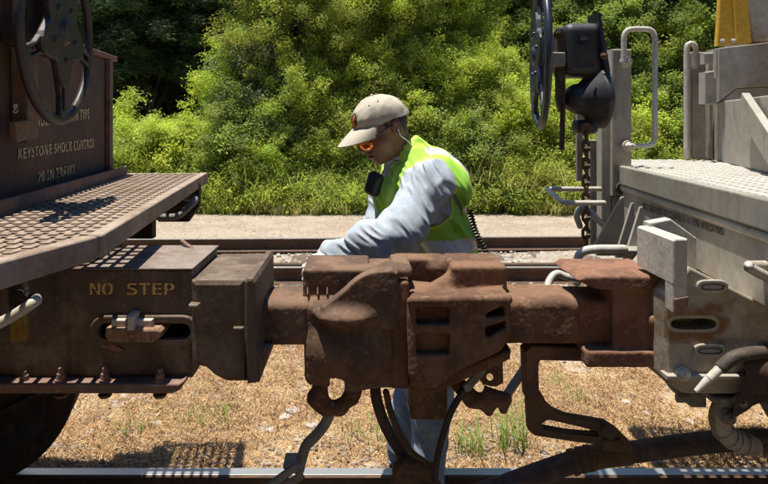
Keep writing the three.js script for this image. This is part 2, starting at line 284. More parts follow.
function sheet(x0, x1, z0, z1, y, dx, rel = 0, edge = null) {       // a gently uneven piece of ground
  const nx = Math.ceil((x1 - x0) / dx), nz = Math.ceil((z1 - z0) / dx), g = new THREE.PlaneGeometry(x1 - x0, z1 - z0, nx, nz).rotateX(-Math.PI / 2).translate((x0 + x1) / 2, 0, (z0 + z1) / 2), p = g.attributes.position, uv = g.attributes.uv;
  for (let i = 0; i < p.count; i++) {
    let x = p.getX(i), z = p.getZ(i); if (edge) { const e = Math.min(z - z0, z1 - z); if (e < 0.01) { z += (fbm(x * 1.3, 3, z, 3) - 0.5) * edge; p.setZ(i, z); } }
    p.setY(i, y + rel * (fbm(x * 1.7, 0, z * 1.7, 3) - 0.5)); uv.setXY(i, x, z);
  }
  g.computeVertexNormals(); return g;
}
structure('ground', sheet(-90, 90, -90, 12, 0, 3), M2.ground).geometry.translate(0, -0.035, 0);
const nearGround = structure('trackside_ground', sheet(-5, 5, -4.2, 3, 0, 0.06, 0.045), M2.ground);
structure('track_bed', sheet(-6, 6, -0.98, 3.2, 0.03, 0.08, 0.05, 0.16), std({ map: colourTexture(512, (u, v) => { const b = pfbm(u, v, 36, 351, 4), a = pfbm(u, v, 7, 361, 4); return mix3(mix3([0.055, 0.047, 0.040], [0.16, 0.14, 0.12], smooth(0.42, 0.7, b)), [0.10, 0.07, 0.045], 0.6 * smooth(0.45, 0.62, a)); }, 1.3), roughness: 1, bumpMap: greyTexture(256, (u, v) => pfbm(u, v, 30, 371, 3), 0.8), bumpScale: 0.03 }));
structure('ballast_bed', sheet(-12, 12, -6.6, -3.9, 0.012, 0.1, 0.05, 0.3), M2.ballast);
structure('gravel_road', sheet(-14, 14, -9.25, -6.35, 0.022, 0.12, 0.03, 0.5), M2.road);
const railProfile = h => { const p = [[-0.07, 0], [0.07, 0], [0.07, 0.012], [0.022, 0.03], [0.009, 0.045], [0.009, h - 0.05], [0.034, h - 0.038], [0.035, h - 0.006], [0.028, h - 0.001], [-0.028, h - 0.001], [-0.035, h - 0.006], [-0.034, h - 0.038], [-0.009, h - 0.05], [-0.009, 0.045], [-0.022, 0.03], [-0.07, 0.012]]; return p; };
function rail(label, z, slope, x0, x1, group, y0 = 0, worn = true, h = 0.16) {
  const t = thing('rail', label, 'rail', V(0, y0, z), group), L = x1 - x0;
  const s = new THREE.Shape(railProfile(h).map(([x, y]) => new THREE.Vector2(x, y))), g = new THREE.ExtrudeGeometry(s, { depth: L, bevelEnabled: false, steps: 1 }).translate(0, 0, -L / 2).rotateY(Math.PI / 2).translate((x0 + x1) / 2, y0, z);
  part('rail_body', g, M.railSide, t);
  part('running_surface', box(x0, x1, y0 + h - 0.0015, y0 + h + 0.001, z - 0.025, z + 0.025, 0.0008), worn ? M.railTop : M.railSide, t);
  t.rotation.y = slope; return t;
}
rail('rust brown rail with polished top along the bottom of the picture', -0.75, 0, -6, 6, null, 0.01);
rail('dark siding rail nearest the gravel road', -5.9, 0.035, -11, 11, 'rails of the second track', 0.03);
rail('siding rail with thin bright worn top, nearest the couplers', -4.42, 0, -11, 11, 'rails of the second track', 0.01);
rail('dull dark rail running close behind the bright topped siding rail', -4.72, 0, -11, 11, 'rails of the second track', -0.02, false);
const tieShape = boxUV(box(-0.11, 0.11, -0.1, 0.045, -1.2, 1.2, 0.012));
for (let i = 0; i < 17; i++) {
  const x = -4.6 + i * 0.56; const m = new THREE.Mesh(tieShape, M.tie); m.name = numbered('sleeper'); m.position.set(x, -0.024, -5.2); m.rotation.y = 0.03 * (hash3(i, 3, 1) - 0.5); m.castShadow = m.receiveShadow = true;
  m.userData = { label: 'weathered timber sleeper under the second track', category: 'sleeper', group: 'sleepers of the second track' }; scene.add(m);
}

// ------------------------------------------------------------------ the brown freight car on the left
const carL = thing('freight_car', 'dark brown freight car end with stencilled lettering and slotted running board', 'freight car', V(-1.5, RAIL, 0));
const KL = 0.10, WALL = -1.07;
{
  // end wall with its flange, upper panel and welded post
  const wall = part('end_wall', plateXw([[1.3, 1.0], [1.3, 1.88], [-1.15, 1.88], [-1.15, 1.0]], WALL - 0.03, KL, 0.03, 0.004), M.wall, carL);
  part('wall_flange', [plateXw([[1.3, 1.882], [1.3, 1.905], [-1.22, 1.905], [-1.22, 1.882]], WALL - 0.25, KL, 0.27, 0.004), plateXw([[-1.11, 1.05], [-1.11, 1.878], [-1.16, 1.878], [-1.16, 1.05]], WALL + 0.002, KL, 0.022, 0.003)], M.ledge, carL);
  part('upper_panel', plateXw([[1.3, 1.908], [1.3, 2.9], [-0.62, 2.9], [-0.62, 1.98], [-0.98, 1.98], [-0.98, 1.908]], WALL - 0.2, KL, 0.03, 0.004), M.wall, carL);
  part('wall_post', [plateX([[9, 10], [23, 14], [23, 138], [11, 143]], WALL + 0.002, KL, 0.05, 0.006), plateX([[8, 122], [24, 119], [24, 139], [10, 143]], WALL + 0.053, KL, 0.02, 0.004)], M.post, carL);
  const pale = 'rgb(205,180,140)';
  const onWall = (name, tex, x0, x1, yl0, yl1, yr0, yr1, off = 0.004, plane = WALL) => { const w = plane + off, q = quad(PX(x0, yl1, w, KL), PX(x1, yr1, w, KL), PX(x1, yr0, w, KL), PX(x0, yl0, w, KL)); return part(name, q, std({ map: tex, transparent: true, roughness: 0.9, bumpMap: null }), wall, { uv: false }); };
  const line = (s, seed, size = 110, w = 1400, n = 260) => lettering(w, 150, (x, W, H) => { x.fillStyle = pale; x.font = `bold ${size}px sans-serif`; x.textBaseline = 'middle'; const m = x.measureText(s).width; x.setTransform((W - 16) / m, 0, 0, 1.25, 8, 0); x.fillText(s, 0, H / 2 / 1.25); x.setTransform(1, 0, 0, 1, 0, 0); wear(x, W, H, seed, n, 15); });
  onWall('lettering', line('HYDRAULIC CUSHION TYPE', 5), 17, 90, 116, 134, 106, 121);
  onWall('lettering', line('KEYSTONE SHOCK CONTROL', 6), 17, 95, 146, 163, 136, 150);
  onWall('lettering', line('20 IN TRAVEL', 7, 110, 800, 150), 37, 76, 169, 186, 162, 175);
  onWall('lettering', line('8', 9, 110, 110, 20), 12, 19, 102, 116, 102, 115, 0.06);
  onWall('lettering', line('4', 8, 110, 130, 10), 27, 37, 44, 66, 44, 65, 0.034, WALL - 0.2);
  onWall('lettering', line('0', 8, 110, 130, 10), 78, 85, 40, 56, 41, 55, 0.034, WALL - 0.2);

  // running board: slotted walkway with a rail along its outer edge
  const YB = 1.33, xin = z => -0.985 + 0.115 * z, xout = z => -0.652 + 0.106 * z - Math.max(0, z - 0.44) * 0.37;
  const bars = [], Z0 = -1.29, Z1 = 1.05, step = 0.052;
  for (let k = 0; k <= 9; k++) { const t = k / 9, at = z => V(lerp(xin(z), xout(z), t), YB - 0.008, z); bars.push(beam(at(Z0), at(0.44), 0.013, 0.016), beam(at(0.44), at(Z1), 0.013, 0.016)); }
  for (let z = Z0 + 0.01; z < Z1; z += step) { const a = V(xin(z), YB - 0.009, z), b = V(xout(z), YB - 0.009, z); bars.push(beam(a, b, 0.021, 0.020)); for (let k = 0; k < 9; k++) { const c = a.clone().lerp(b, (k + 0.5) / 9); bars.push(box(c.x - 0.011, c.x + 0.011, YB, YB + 0.005, z - 0.008, z + 0.008, 0.002)); } }
  const board = part('running_board', bars, M.deckTan, carL);
  const edge = (f, z0, z1, h, w, dy = 0) => beam(V(f(z0), YB - h / 2 + dy, z0), V(f(z1), YB - h / 2 + dy, z1), w, h, V(0, 1, 0), 0.006);
  part('board_edge', [edge(z => xout(z) + 0.02, Z0 - 0.01, 0.44, 0.052, 0.036, 0.012), edge(z => xout(z) + 0.02, 0.45, Z1, 0.052, 0.036, 0.012), beam(V(xin(Z0) - 0.02, YB - 0.02, Z0 - 0.02), V(xout(Z0) + 0.035, YB - 0.02, Z0 - 0.02), 0.03, 0.052)], M.deckTan, board);
  part('board_angle', [edge(z => xin(z) - 0.015, Z0, Z1, 0.06, 0.012, 0.045), edge(z => xin(z) - 0.04, Z0, Z1, 0.012, 0.05, 0.0)], M.ledge, board);
  // brackets and grab iron below the board's far end
  part('bracket', [slab([[112, 217], [152, 206], [152, 239], [112, 239]], -0.5, -0.55)], M.darkIron, carL);
  part('bracket', [slab([[150, 196], [199, 184], [199, 206], [188, 222], [158, 222]], -1.0, -1.04)], M.darkIron, carL);
  part('bracket', [slab([[84, 246], [118, 240], [118, 262], [84, 262]], -0.12, -0.16)], M.darkIron, carL);
  part('grab_iron', tube([P(156, 217, -0.8), P(178, 217, -0.8), P(197, 199, -0.86), P(181, 197, -0.99)], 0.014, 0.03), M.dirtySteel, carL);

  // draft sill marked NO STEP, with the key slot
  const ZF = 0.18, stad = (x0, x1, y0, y1, n = 8) => { const r = (y1 - y0) / 2, c = (y0 + y1) / 2, o = []; for (let i = 0; i <= n; i++) { const a = -Math.PI / 2 + Math.PI * i / n; o.push([x1 - r + r * Math.cos(a), c + r * Math.sin(a)]); } for (let i = 0; i <= n; i++) { const a = Math.PI / 2 + Math.PI * i / n; o.push([x0 + r + r * Math.cos(a), c + r * Math.sin(a)]); } return o; };
  const sill = part('draft_sill', [slab([[-420, 270], [192, 270], [192, 378], [-420, 378]], ZF, 0.10, 0.004, [stad(96, 192, 322, 341)]), box(xAt(-420, ZF), xAt(192, ZF) - 0.002, yAt(378, ZF) + 0.002, yAt(270, ZF) - 0.002, 0.098, -0.127)], M.brown, carL);
  part('sill_cover', slab([[83, 268.4], [192.5, 268.4], [192.5, 270], [83, 270]], ZF + 0.004, -0.13, 0.0015), M.dusty, sill);
  part('slot_rim', slab(stad(89, 198, 316, 346), ZF + 0.014, ZF - 0.004, 0.004, [stad(96, 192, 321.5, 341)]), M.brown, sill);
  part('lettering', quad(P(88, 297, ZF + 0.003), P(176, 297, ZF + 0.003), P(176, 280, ZF + 0.003), P(88, 280, ZF + 0.003)), std({ transparent: true, bumpMap: null, roughness: 0.8, map: lettering(1100, 200, (x, W, H) => {
    x.fillStyle = 'rgb(226,184,104)'; x.font = 'bold 150px monospace'; x.textBaseline = 'middle'; const m = x.measureText('NO STEP').width; x.setTransform((W - 20) / m, 0, 0, 1.22, 10, 0); x.fillText('NO STEP', 0, H / 2 / 1.22 + 6); x.setTransform(1, 0, 0, 1, 0, 0);
    x.globalCompositeOperation = 'destination-out'; for (const [u, v, w, h] of [[0.035, 0.55, 0.075, 0.07], [0.205, 0.05, 0.018, 0.9], [0.50, 0.36, 0.07, 0.06], [0.655, 0.22, 0.014, 0.2], [0.785, 0.05, 0.012, 0.9], [0.915, 0.05, 0.013, 0.9]]) x.fillRect(u * W, v * H, w * W, h * H); x.globalCompositeOperation = 'source-over'; wear(x, W, H, 3, 420, 9);
  }) }), sill, { uv: false });
  const key = part('draft_key', slab([[105, 329], [158, 329], [161, 332], [160, 338], [152, 343.5], [108, 342.5], [104, 337]], ZF + 0.045, 0.11, 0.006), M.keyBlock, carL);
  part('key_plate', [slab([[111, 320], [126, 320], [126, 329], [111, 329]], ZF + 0.03, 0.12, 0.003), slab([[134, 320], [152, 320], [152, 329], [134, 329]], ZF + 0.03, 0.12, 0.003)], M.paleSteel, key);
  part('key_strap', slab([[126.5, 316], [133.5, 316], [133.5, 331], [126.5, 331]], ZF + 0.05, 0.13, 0.004), M.paleSteel, key);
  part('weld_scar', slab([[97, 342], [112, 344], [124, 350], [117, 352], [102, 348]], ZF + 0.006, ZF - 0.01, 0.003), M.keyBlock, sill);
  // striker casting round the coupler shank
  const striker = part('striker_casting', [slab([[190, 281], [196, 279], [246, 279], [246, 383], [226, 383], [214, 377], [205, 369], [190, 366]], 0.2, -0.13, 0.016)], M.brown, carL);
  part('striker_flange', [slab([[244, 282], [247, 278], [253, 278], [255, 283], [256, 340], [259, 383], [247, 385], [244, 340]], 0.215, -0.14, 0.008)], M.brown, striker);
  part('striker_lug', slab([[188, 305], [198, 305], [199, 310], [188, 310]], 0.225, 0.19, 0.004), M.brown, striker);
  part('striker_lug', slab([[233, 328], [243, 328], [243, 331], [233, 331]], 0.215, 0.19, 0.002), M.brown, striker);
  part('carrier_block', slab([[255, 349], [271, 347], [262, 372], [256, 383]], 0.12, -0.1, 0.006), M.ledge, striker);
  part('cover_loop', spline([P(184, 262, 0.0), P(187, 254, -0.05), P(192, 249, -0.08), P(187, 245, -0.1), P(182, 241, -0.12)], 0.006), M.ledge, striker);
  // ledge under the sill with nuts
  const ledge = part('bottom_ledge', [slab([[-420, 384], [178, 384], [184, 381], [180, 390], [172, 394], [-420, 394]], 0.225, 0.14, 0.004)], M.ledge, carL);
  for (const x of [61, 105, 160]) part('bolt', [...bolt(P(x, 381, 0.205), V(0, 1, 0), 0.012, 0.02), cyl(P(x, 381, 0.205), P(x, 368, 0.205), 0.007)], M.ledge, ledge), part('nut', cyl(P(x, 394, 0.2), P(x, 397, 0.2), 0.018, 0.014, 12), M.ledge, ledge);
  for (const x of [-8, 24]) part('bolt', bolt(P(x, 383, 0.2), V(0, 1, 0), 0.012, 0.02), M.ledge, ledge);
  // uncoupling lever and its bracket at the picture's edge
  part('uncoupling_lever', tube([P(-60, 352, 0.5), P(10, 318, 0.5), P(36, 301, 0.5), P(36, 299, 0.4)], 0.012, 0.03), M.paleSteel, carL);
  part('lever_bracket', [slab([[4, 276], [20, 272], [26, 294], [34, 300], [30, 312], [8, 312]], 0.42, 0.40), ...bolt(P(19, 295, 0.425), V(0, 0, 1), 0.009)], M.darkIron, carL);
  part('lever_bracket', slab([[9, 305], [25, 300], [26, 342], [9, 342]], 0.33, 0.31), M.yellowOld, carL, { label: 'yellow painted lever bracket' });
  // truck: wheel on the far rail, brake beam
  const wc = V(-1.585, RAIL + 0.457, -0.72);
  const prof = [[0.02, 0.07], [0.12, 0.075], [0.15, 0.03], [0.32, 0.02], [0.385, 0.05], [0.395, 0.066], [0.478, 0.066], [0.482, 0.05], [0.462, 0.034], [0.457, -0.066], [0.39, -0.066], [0.37, -0.03], [0.15, -0.05], [0.02, -0.075]].map(([r, y]) => new THREE.Vector2(r, y));
  const wheelGeo = c => new THREE.LatheGeometry(prof, 64).rotateX(Math.PI / 2).translate(c.x, c.y, c.z);
  const wheel = part('wheel', wheelGeo(wc), M.darkIron, carL);
  part('axle', cyl(wc.clone().add(V(0, 0, -0.1)), wc.clone().add(V(0, 0, 1.5)), 0.08, 0.08, 24), M.darkIron, carL);
  part('brake_beam', [beam(P(-60, 440, -0.2), P(42, 391, -0.2), 0.05, 0.012), slab([[-80, 392], [44, 392], [-80, 452]], -0.205, -0.22)], M.darkIron, carL);
  globalThis.wheelGeoOf = wheelGeo;
  part('underframe', box(-4.2, -1.14, 1.0, 1.16, -1.16, 1.45), M.brown, carL);
  part('floor', box(-4.2, -1.32, 1.165, 1.2, -1.16, 1.45), M.brown, carL);
  // hand brake: gear case and wheel
  brakeWheel(carL, V(-0.905, 1.86, -0.07), V(1, 0, -0.08), 0.28, M.wheelBlack, -Math.PI / 2 + 0.05);
  part('brake_gear_case', [boxAt(V(-1.0, 1.96, -0.09), 0.06, 0.14, 0.10, 0.03), cyl(V(-1.06, 1.845, -0.08), V(-0.92, 1.845, -0.07), 0.03)], M.wheelBlack, carL);
}
function boxAt(c, hx, hy, hz, r) { return box(c.x - hx, c.x + hx, c.y - hy, c.y + hy, c.z - hz, c.z + hz, r); }
function brakeWheel(car, c, n, R, mat, turn) {                     // dished iron hand wheel: rim, hub plate, five spokes
  n = n.clone().normalize(); const u = V(0, 1, 0), s = V().crossVectors(u, n).normalize(), m = new THREE.Matrix4().makeBasis(s, u, n).setPosition(c);
  const rim = part('brake_wheel', new THREE.TorusGeometry(R - 0.016, 0.017, 14, 72).scale(1, 1, 0.8).applyMatrix4(m), mat, car);
  const o = []; for (let i = 0; i < 60; i++) { const a = i / 60 * Math.PI * 2, r = 0.14 + 0.03 * Math.cos(5 * (a - turn)); o.push([r * Math.cos(a), r * Math.sin(a)]); }
  const hub = extrude(o, 0.02, -0.004, 0.006); part('hub_plate', [hub, new THREE.CylinderGeometry(0.03, 0.045, 0.016, 20).rotateX(Math.PI / 2).translate(0, 0, 0.024), ...[0, 1, 2, 3, 4].map(i => new THREE.SphereGeometry(0.009, 8, 6).translate(0.085 * Math.cos(i * 1.257 + turn), 0.085 * Math.sin(i * 1.257 + turn), 0.021))].map(g => g.applyMatrix4(m)), mat, rim);
  for (let i = 0; i < 5; i++) {
    const a = i / 5 * Math.PI * 2 + turn, sp = extrude([[0.13, -0.036], [0.19, -0.019], [R - 0.025, -0.024], [R - 0.02, 0.024], [0.19, 0.019], [0.13, 0.036]], 0.012, -0.006, 0.004, [[[0.15, -0.012], [0.235, -0.009], [0.235, 0.009], [0.15, 0.012]]]).rotateZ(a).applyMatrix4(m);
    part('spoke', sp, mat, rim);
  }
  return rim;
}

// ------------------------------------------------------------------ the grey car on the right
const carR = thing('freight_car', 'pale grey freight car end with grated platform, upright post and yellow panel', 'freight car', V(1.8, RAIL, 0));
const KR = -0.105;
{
  const YD = 1.396, xl = z => 1.022 + KR * z;
  // platform: treads of a raised grating
  const bars = [], zA = -1.45, zB = 0.75, xr = 2.7;
  for (let z = zA; z <= zB; z += 0.042) bars.push(beam(V(xl(z) + 0.03, YD - 0.012, z), V(xr, YD - 0.012, z), 0.026, 0.022, V(0, 1, 0), 0.004));
  for (let x = 0; x < 1.75; x += 0.05) { const a = V(xl(zA) + x + 0.02, YD - 0.011, zA), b = V(xl(zB) + x + 0.02, YD - 0.011, zB); bars.push(beam(a, b, 0.022, 0.026, V(0, 1, 0), 0.004)); }
  const deck = part('platform', bars, M.greyDeck, carR);
  part('platform_fascia', [plateXw([[zB, YD - 0.074], [zB, YD + 0.006], [-0.9, YD + 0.006], [-0.9, YD - 0.074]], 1.02, KR, 0.03, 0.005), plateXw([[-0.9, YD - 0.05], [-0.9, YD + 0.003], [-1.47, YD + 0.003], [-1.47, YD - 0.05]], 1.05, KR, 0.03, 0.004)], M.greyEdge, deck);
  part('edge_pipe', cyl(V(xl(-0.93) + 0.018, YD - 0.09, -0.93), V(xl(zB) + 0.018, YD - 0.09, zB), 0.0155), M.paleSteel, carR);
  part('pipe_cap', [cyl(V(xl(-0.96) + 0.012, YD - 0.092, -0.95), V(xl(-0.93) + 0.012, YD - 0.092, -0.90), 0.026)], M.darkIron, carR);
  const panel = part('side_panel', plateXw([[zB, 1.13], [zB, YD - 0.098], [-0.92, YD - 0.098], [-0.92, 1.02], [-0.55, 1.02], [-0.3, 1.13]], 1.034, KR, 0.02, 0.004), M.grey, carR);
  {
    const w = 1.031, q = quad(PX(637, 209, w, KR), PX(724, 238, w, KR), PX(724, 226, w, KR), PX(637, 199, w, KR));
    part('lettering', q, std({ transparent: true, bumpMap: null, roughness: 0.85, map: lettering(2000, 130, (x, W, H) => { x.fillStyle = 'rgb(62,55,46)'; x.font = 'bold 92px sans-serif'; x.textBaseline = 'middle'; const s = 'DO NOT GROUND TO COUPLER WHEN WELDING', m = x.measureText(s).width; x.setTransform((W - 10) / m, 0, 0, 1.25, 5, 0); x.fillText(s, 0, H / 2 / 1.25); x.setTransform(1, 0, 0, 1, 0, 0); x.globalCompositeOperation = 'destination-out'; x.globalAlpha = 0.85; x.fillRect(0, 0, 150, H); x.globalAlpha = 0.5; x.fillRect(1190, 0, 240, H); x.globalAlpha = 1; x.globalCompositeOperation = 'source-over'; wear(x, W, H, 21, 220, 13); }) }), panel, { uv: false });
  }
  // centre sill casting with slot and raised ovals
  const ZF = 0.2, oval = (x0, x1, y0, y1) => { const o = []; for (let i = 0; i < 24; i++) { const a = i / 24 * Math.PI * 2, c = Math.cos(a), s = Math.sin(a), e = 0.55; o.push([(x0 + x1) / 2 + (x1 - x0) / 2 * Math.sign(c) * Math.pow(Math.abs(c), e), (y0 + y1) / 2 + (y1 - y0) / 2 * Math.sign(s) * Math.pow(Math.abs(s), 0.8)]); } return o; };
  const sill = part('sill_casting', [slab([[667, 296], [690, 267], [768, 306], [990, 306], [990, 384], [700, 384], [667, 379]], ZF, 0.12, 0.006, [oval(668.5, 719, 316, 332)]), slab([[668, 300], [692, 272], [760, 306], [990, 306], [990, 380], [668, 376]].map(([x, y]) => [lerp(360, x, 1.65 / 1.73), lerp(122, y, 1.65 / 1.73)]), 0.118, -0.1, 0.004)], M.casting, carR);
  for (const [x0, x1, y0, y1] of [[697, 729, 280, 294], [694, 727, 344, 358]]) part('raised_oval', [slab(oval(x0, x1, y0, y1), ZF + 0.006, ZF - 0.005, 0.003, [oval(x0 + 3, x1 - 3, y0 + 2.5, y1 - 2.5)]), slab(oval(x0 + 6, x1 - 6, y0 + 4.5, y1 - 4.5), ZF + 0.005, ZF - 0.004, 0.003)], M.casting, sill);
  part('rust_stain', quad(P(664, 345, ZF + 0.002), P(748, 345, ZF + 0.002), P(748, 300, ZF + 0.002), P(664, 300, ZF + 0.002)), std({ transparent: true, bumpMap: null, roughness: 0.95, map: lettering(420, 230, (x, W, H) => { const d = x.getImageData(0, 0, W, H); for (let j = 0; j < H; j++) for (let i = 0; i < W; i++) { const px = 664 + 84 * i / W, py = 300 + 45 * j / H, e = Math.hypot(Math.max(0, 676 - px, px - 711) , (py - 324)) - 8, n = fbm(px * 0.11, py * 0.14, 4, 4), q = fbm(px * 0.5, py * 0.5, 9, 3), a = e < 0.5 ? 0 : smooth(15, 2, e + 26 * (n - 0.5)) * (0.35 + 0.65 * q), o = (j * W + i) * 4; d.data[o] = lerp(120, 150, q); d.data[o + 1] = lerp(78, 100, q); d.data[o + 2] = lerp(30, 42, q); d.data[o + 3] = 235 * clamp(a); } x.putImageData(d, 0, 0); }) }), sill, { uv: false });
  part('bottom_flange', [slab([[668, 377], [745, 377], [745, 393], [735, 394], [712, 394], [690, 394], [683, 393], [668, 384]], ZF - 0.01, -0.1, 0.004), slab([[667, 376], [750, 376], [750, 380], [667, 380]], ZF + 0.02, ZF - 0.02, 0.002)], M.casting, sill);
  part('flange_block', [slab([[688, 394], [707, 394], [707, 408], [692, 408], [686, 400]], 0.12, 0.0, 0.004), cyl(P(677, 398, 0.12), P(688, 398, 0.12), 0.012)], M.dirtySteel, sill);
  part('bolt', [...bolt(P(683, 374, ZF + 0.01), V(0, 0.3, 1), 0.014, 0.02)], M.paleSteel, sill);
  // striker plate beside the coupler
  const st = part('striker_plate', [slab([[673, 241], [676, 239], [688, 239], [688, 284], [673, 284]], 0.25, 0.04, 0.004), slab([[673, 280], [688, 280], [688, 298], [682, 312], [673, 312]], 0.249, 0.205, 0.004), slab([[645, 223], [667, 219], [693, 238], [693, 288], [680, 288], [645, 250]].map(([x, y]) => [x + 4, y]), 0.06, 0.02, 0.004)], M.paleSteel, carR);
  part('striker_foot', slab([[674, 299], [689, 296], [689, 306], [683, 313], [674, 313]], 0.252, 0.2, 0.003), M.ledge, st);
  // upright post, gussets, columns
  part('end_post', [slab([[612, 49], [632, 49], [632, 196], [612, 196]], -0.92, -0.98, 0.006), slab([[601.5, 78], [611.5, 78], [611.5, 250], [601.5, 250]], -0.94, -1.0, 0.004), slab([[612, 196], [628, 196], [628, 248], [612, 248]], -0.94, -0.99, 0.004)], M.grey, carR);
  part('post_column', [slab([[590, 140], [601, 140], [601, 252], [590, 252]], -1.02, -1.08, 0.004), slab([[577, 112], [583, 112], [583, 181], [577, 181]], -1.1, -1.12, 0.003)], M.greyEdge, carR);
  for (const [a, z] of [[[[622, 197], [624.5, 197], [625, 250], [592, 250]], -0.72], [[[632, 203], [634, 203], [640, 258], [615, 258]], -0.55], [[[640.5, 207], [643, 207], [656, 260], [624, 260]], -0.42]]) part('gusset_plate', slab(a, z, z - 0.014, 0.002), M.grey, carR);
  part('sill_shelf', [slab([[598, 250], [668, 250], [668, 256], [598, 256]], -0.35, -0.44, 0.004)], M.greyEdge, carR);
  // hand grabs
  part('grab_iron', [tube([P(624, 62, -0.86), P(624, 29, -0.86), P(655, 29, -0.86), P(655, 146, -0.86), P(628, 146, -0.86)], 0.0115, 0.04), ...bolt(P(626, 62, -0.89), V(0, 0, 1), 0.02, 0.03), ...bolt(P(628, 146, -0.89), V(0, 0, 1), 0.018, 0.03)], M.paleSteel, carR);
  part('grab_iron', tube([P(800, 283, 0.3), P(775, 281, 0.32), P(748, 267, 0.34), P(748, 266, 0.34), P(800, 265, 0.1)], 0.0125, 0.02), M.paleSteel, carR);
  part('step_bar', tube([P(604, 203, -0.6), P(563, 203, -0.6), P(547, 189, -0.8), P(600, 189, -0.9)], 0.0105, 0.02), M.paleSteel, carR);
  part('lever_loop', [tube([P(624, 249, -0.35), P(588, 249, -0.35), P(577, 255, -0.36), P(577, 282, -0.36)], 0.015, 0.05), spline([P(580, 226, -0.7), P(577, 215, -0.7), P(582, 208, -0.7), P(590, 212, -0.68), P(602, 224, -0.66)], 0.012, 24)], M.paleSteel, carR);
  part('lever_loop', tube([P(548, 292, -0.2), P(548, 282, -0.22), P(556, 272, -0.24), P(566, 277, -0.24), P(580, 279, -0.24)], 0.012, 0.04), M.paleSteel, carR);
  // platform end structure at the picture's right
  part('channel_post', [slab([[692, 52], [709, 52], [709, 159], [692, 159]], -1.42, -1.46, 0.006), slab([[688, 53], [692, 52], [692, 159], [688, 159]], -1.40, -1.45, 0.006)], M.grey, carR);
  part('grab_iron', tube([P(687, 155, -1.36), P(687, 43, -1.36), P(696, 44, -1.36), P(696, 66, -1.38)], 0.014, 0.03), M.paleSteel, carR);
  part('body_panel', plateXw([[-0.2, YD + 0.002], [-0.2, 1.69], [-1.5, 1.69], [-1.5, YD + 0.002]], 1.356, -0.314, 0.03, 0.005), M.grey, carR);
  part('panel_strip', slab([[709.5, 104], [713, 104], [713, 160], [709.5, 159]], -1.38, -1.42, 0.003), M.greyEdge, carR);
  const bodyBox = part('body_box', [slab([[719, 48], [840, 34], [840, 82], [737, 88], [719, 102]], -1.2, -1.32, 0.004), slab([[719.5, 103], [737, 88.6], [840, 83], [840, 104]], -1.215, -1.32, 0.003)], M.grey, carR);
  part('box_hinge', [slab([[704, 53], [717, 52], [717, 64], [704, 64]], -1.25, -1.29, 0.006), slab([[705, 72], [718, 70], [718, 104], [705, 104]], -1.22, -1.28, 0.006), slab([[716, 49], [718.5, 49], [718.5, 78], [716, 78]], -1.18, -1.2, 0.003)], M.grey, bodyBox);
  part('yellow_panel', [slab([[717, 46], [719, 20], [723, -60], [742, -60], [745, 5], [752, 43]], -1.24, -1.27, 0.005), slab([[737, 44], [731, -60], [742, -60], [752, 43]], -1.225, -1.24, 0.003)], M.yellow, carR, { label: 'yellow painted end panel' });
  for (const x of [723, 734]) part('bolt', bolt(P(x, 41, -1.235), V(0, 0, 1), 0.01), M.paleSteel, carR);
  part('body_wall', slab([[752.5, 43], [744, -60], [860, -60], [860, 40]], -1.25, -1.5, 0.02), M.grey, carR);
  part('diagonal_brace', beam(PX(744, 104, 1.325, -0.314), PX(790, 176, 1.325, -0.314), 0.03, 0.10, V(-0.3, 0, 1)), M.grey, carR);
  // hand brake gear with its wheel
  const drum = sCap(P(579, 99, -0.70), P(598, 98, -0.70), 0.062, 0.122), drumEnd = xAt(604, -0.70), gear = union(0.008, sPBox(565, 605, 22, 76, -0.64, -0.82, 0.035), (x, y, z) => Math.max(drum(x, y, z), x - drumEnd), sPBox(577, 600, 120, 134, -0.66, -0.74, 0.02));
  const gearLo = P(552, 150, -0.9), gearHi = P(614, 10, -0.9);
  const gearPart = part('brake_gear_case', sdfGeo(gear, [xAt(545, -0.5), gearLo.y, -0.9], [gearHi.x + 0.02, gearHi.y + 0.02, -0.52], 0.006), M.black, carR);
  part('gear_bolt', bolt(P(585, 41, -0.615), V(0, 0, 1), 0.014, 0.02), M.blueBlack, gearPart); part('gear_bolt', bolt(P(604, 56, -0.62), V(0, 0, 1), 0.010, 0.02), M.rust, gearPart);
  part('gear_back_plate', [slab([[598, 12], [601, 12], [611, 72], [608, 76], [604, 60]], -0.62, -0.74, 0.004)], M.blueBlack, gearPart);
  part('gear_lever', [slab([[557, 34], [566, 30], [566, 110], [561, 112], [558, 100]], -0.66, -0.7, 0.005), cyl(P(563, 105, -0.66), P(562, 150, -0.66), 0.010), ...bolt(P(559, 34, -0.655), V(0, 0, 1), 0.016, 0.02)], M.darkIron, gearPart);
  part('brake_shaft', [pbox(546, 566, 52, 66, -0.62, -0.7, 0.006)], M.dirtySteel, gearPart);
  brakeWheel(carR, V(xAt(540, -0.62), yAt(56, -0.62), -0.62), V(-1, 0, -0.165), 0.285, M.blueBlack, 0.3);
  // hose end, valve and elbow below the sill
  part('train_pipe', [cyl(P(696, 391.5, 0.27), P(709, 379, 0.27), 0.006, 0.0105), cyl(P(708.9, 379.1, 0.27), P(725, 364, 0.26), 0.0105, 0.0115)], M.paleSteel, carR);
  part('valve_hose', spline([P(722, 367, 0.262), P(731, 359, 0.26), P(745, 354, 0.25), P(790, 352, 0.2)], 0.016, 30), M.rubber, carR);
  const valve = rough(union(0.02, sCap(P(738, 368, 0.23), P(790, 360, 0.2), 0.03, 0.045), sEll(P(755, 372, 0.2), 0.07, 0.05, 0.06), sPBox(735, 790, 380, 406, 0.2, 0.08, 0.02), sCap(P(735, 385, 0.2), P(724, 402, 0.16), 0.035, 0.04), sCap(P(724, 402, 0.16), P(738, 398, 0.16), 0.032)), 0.006, 40);
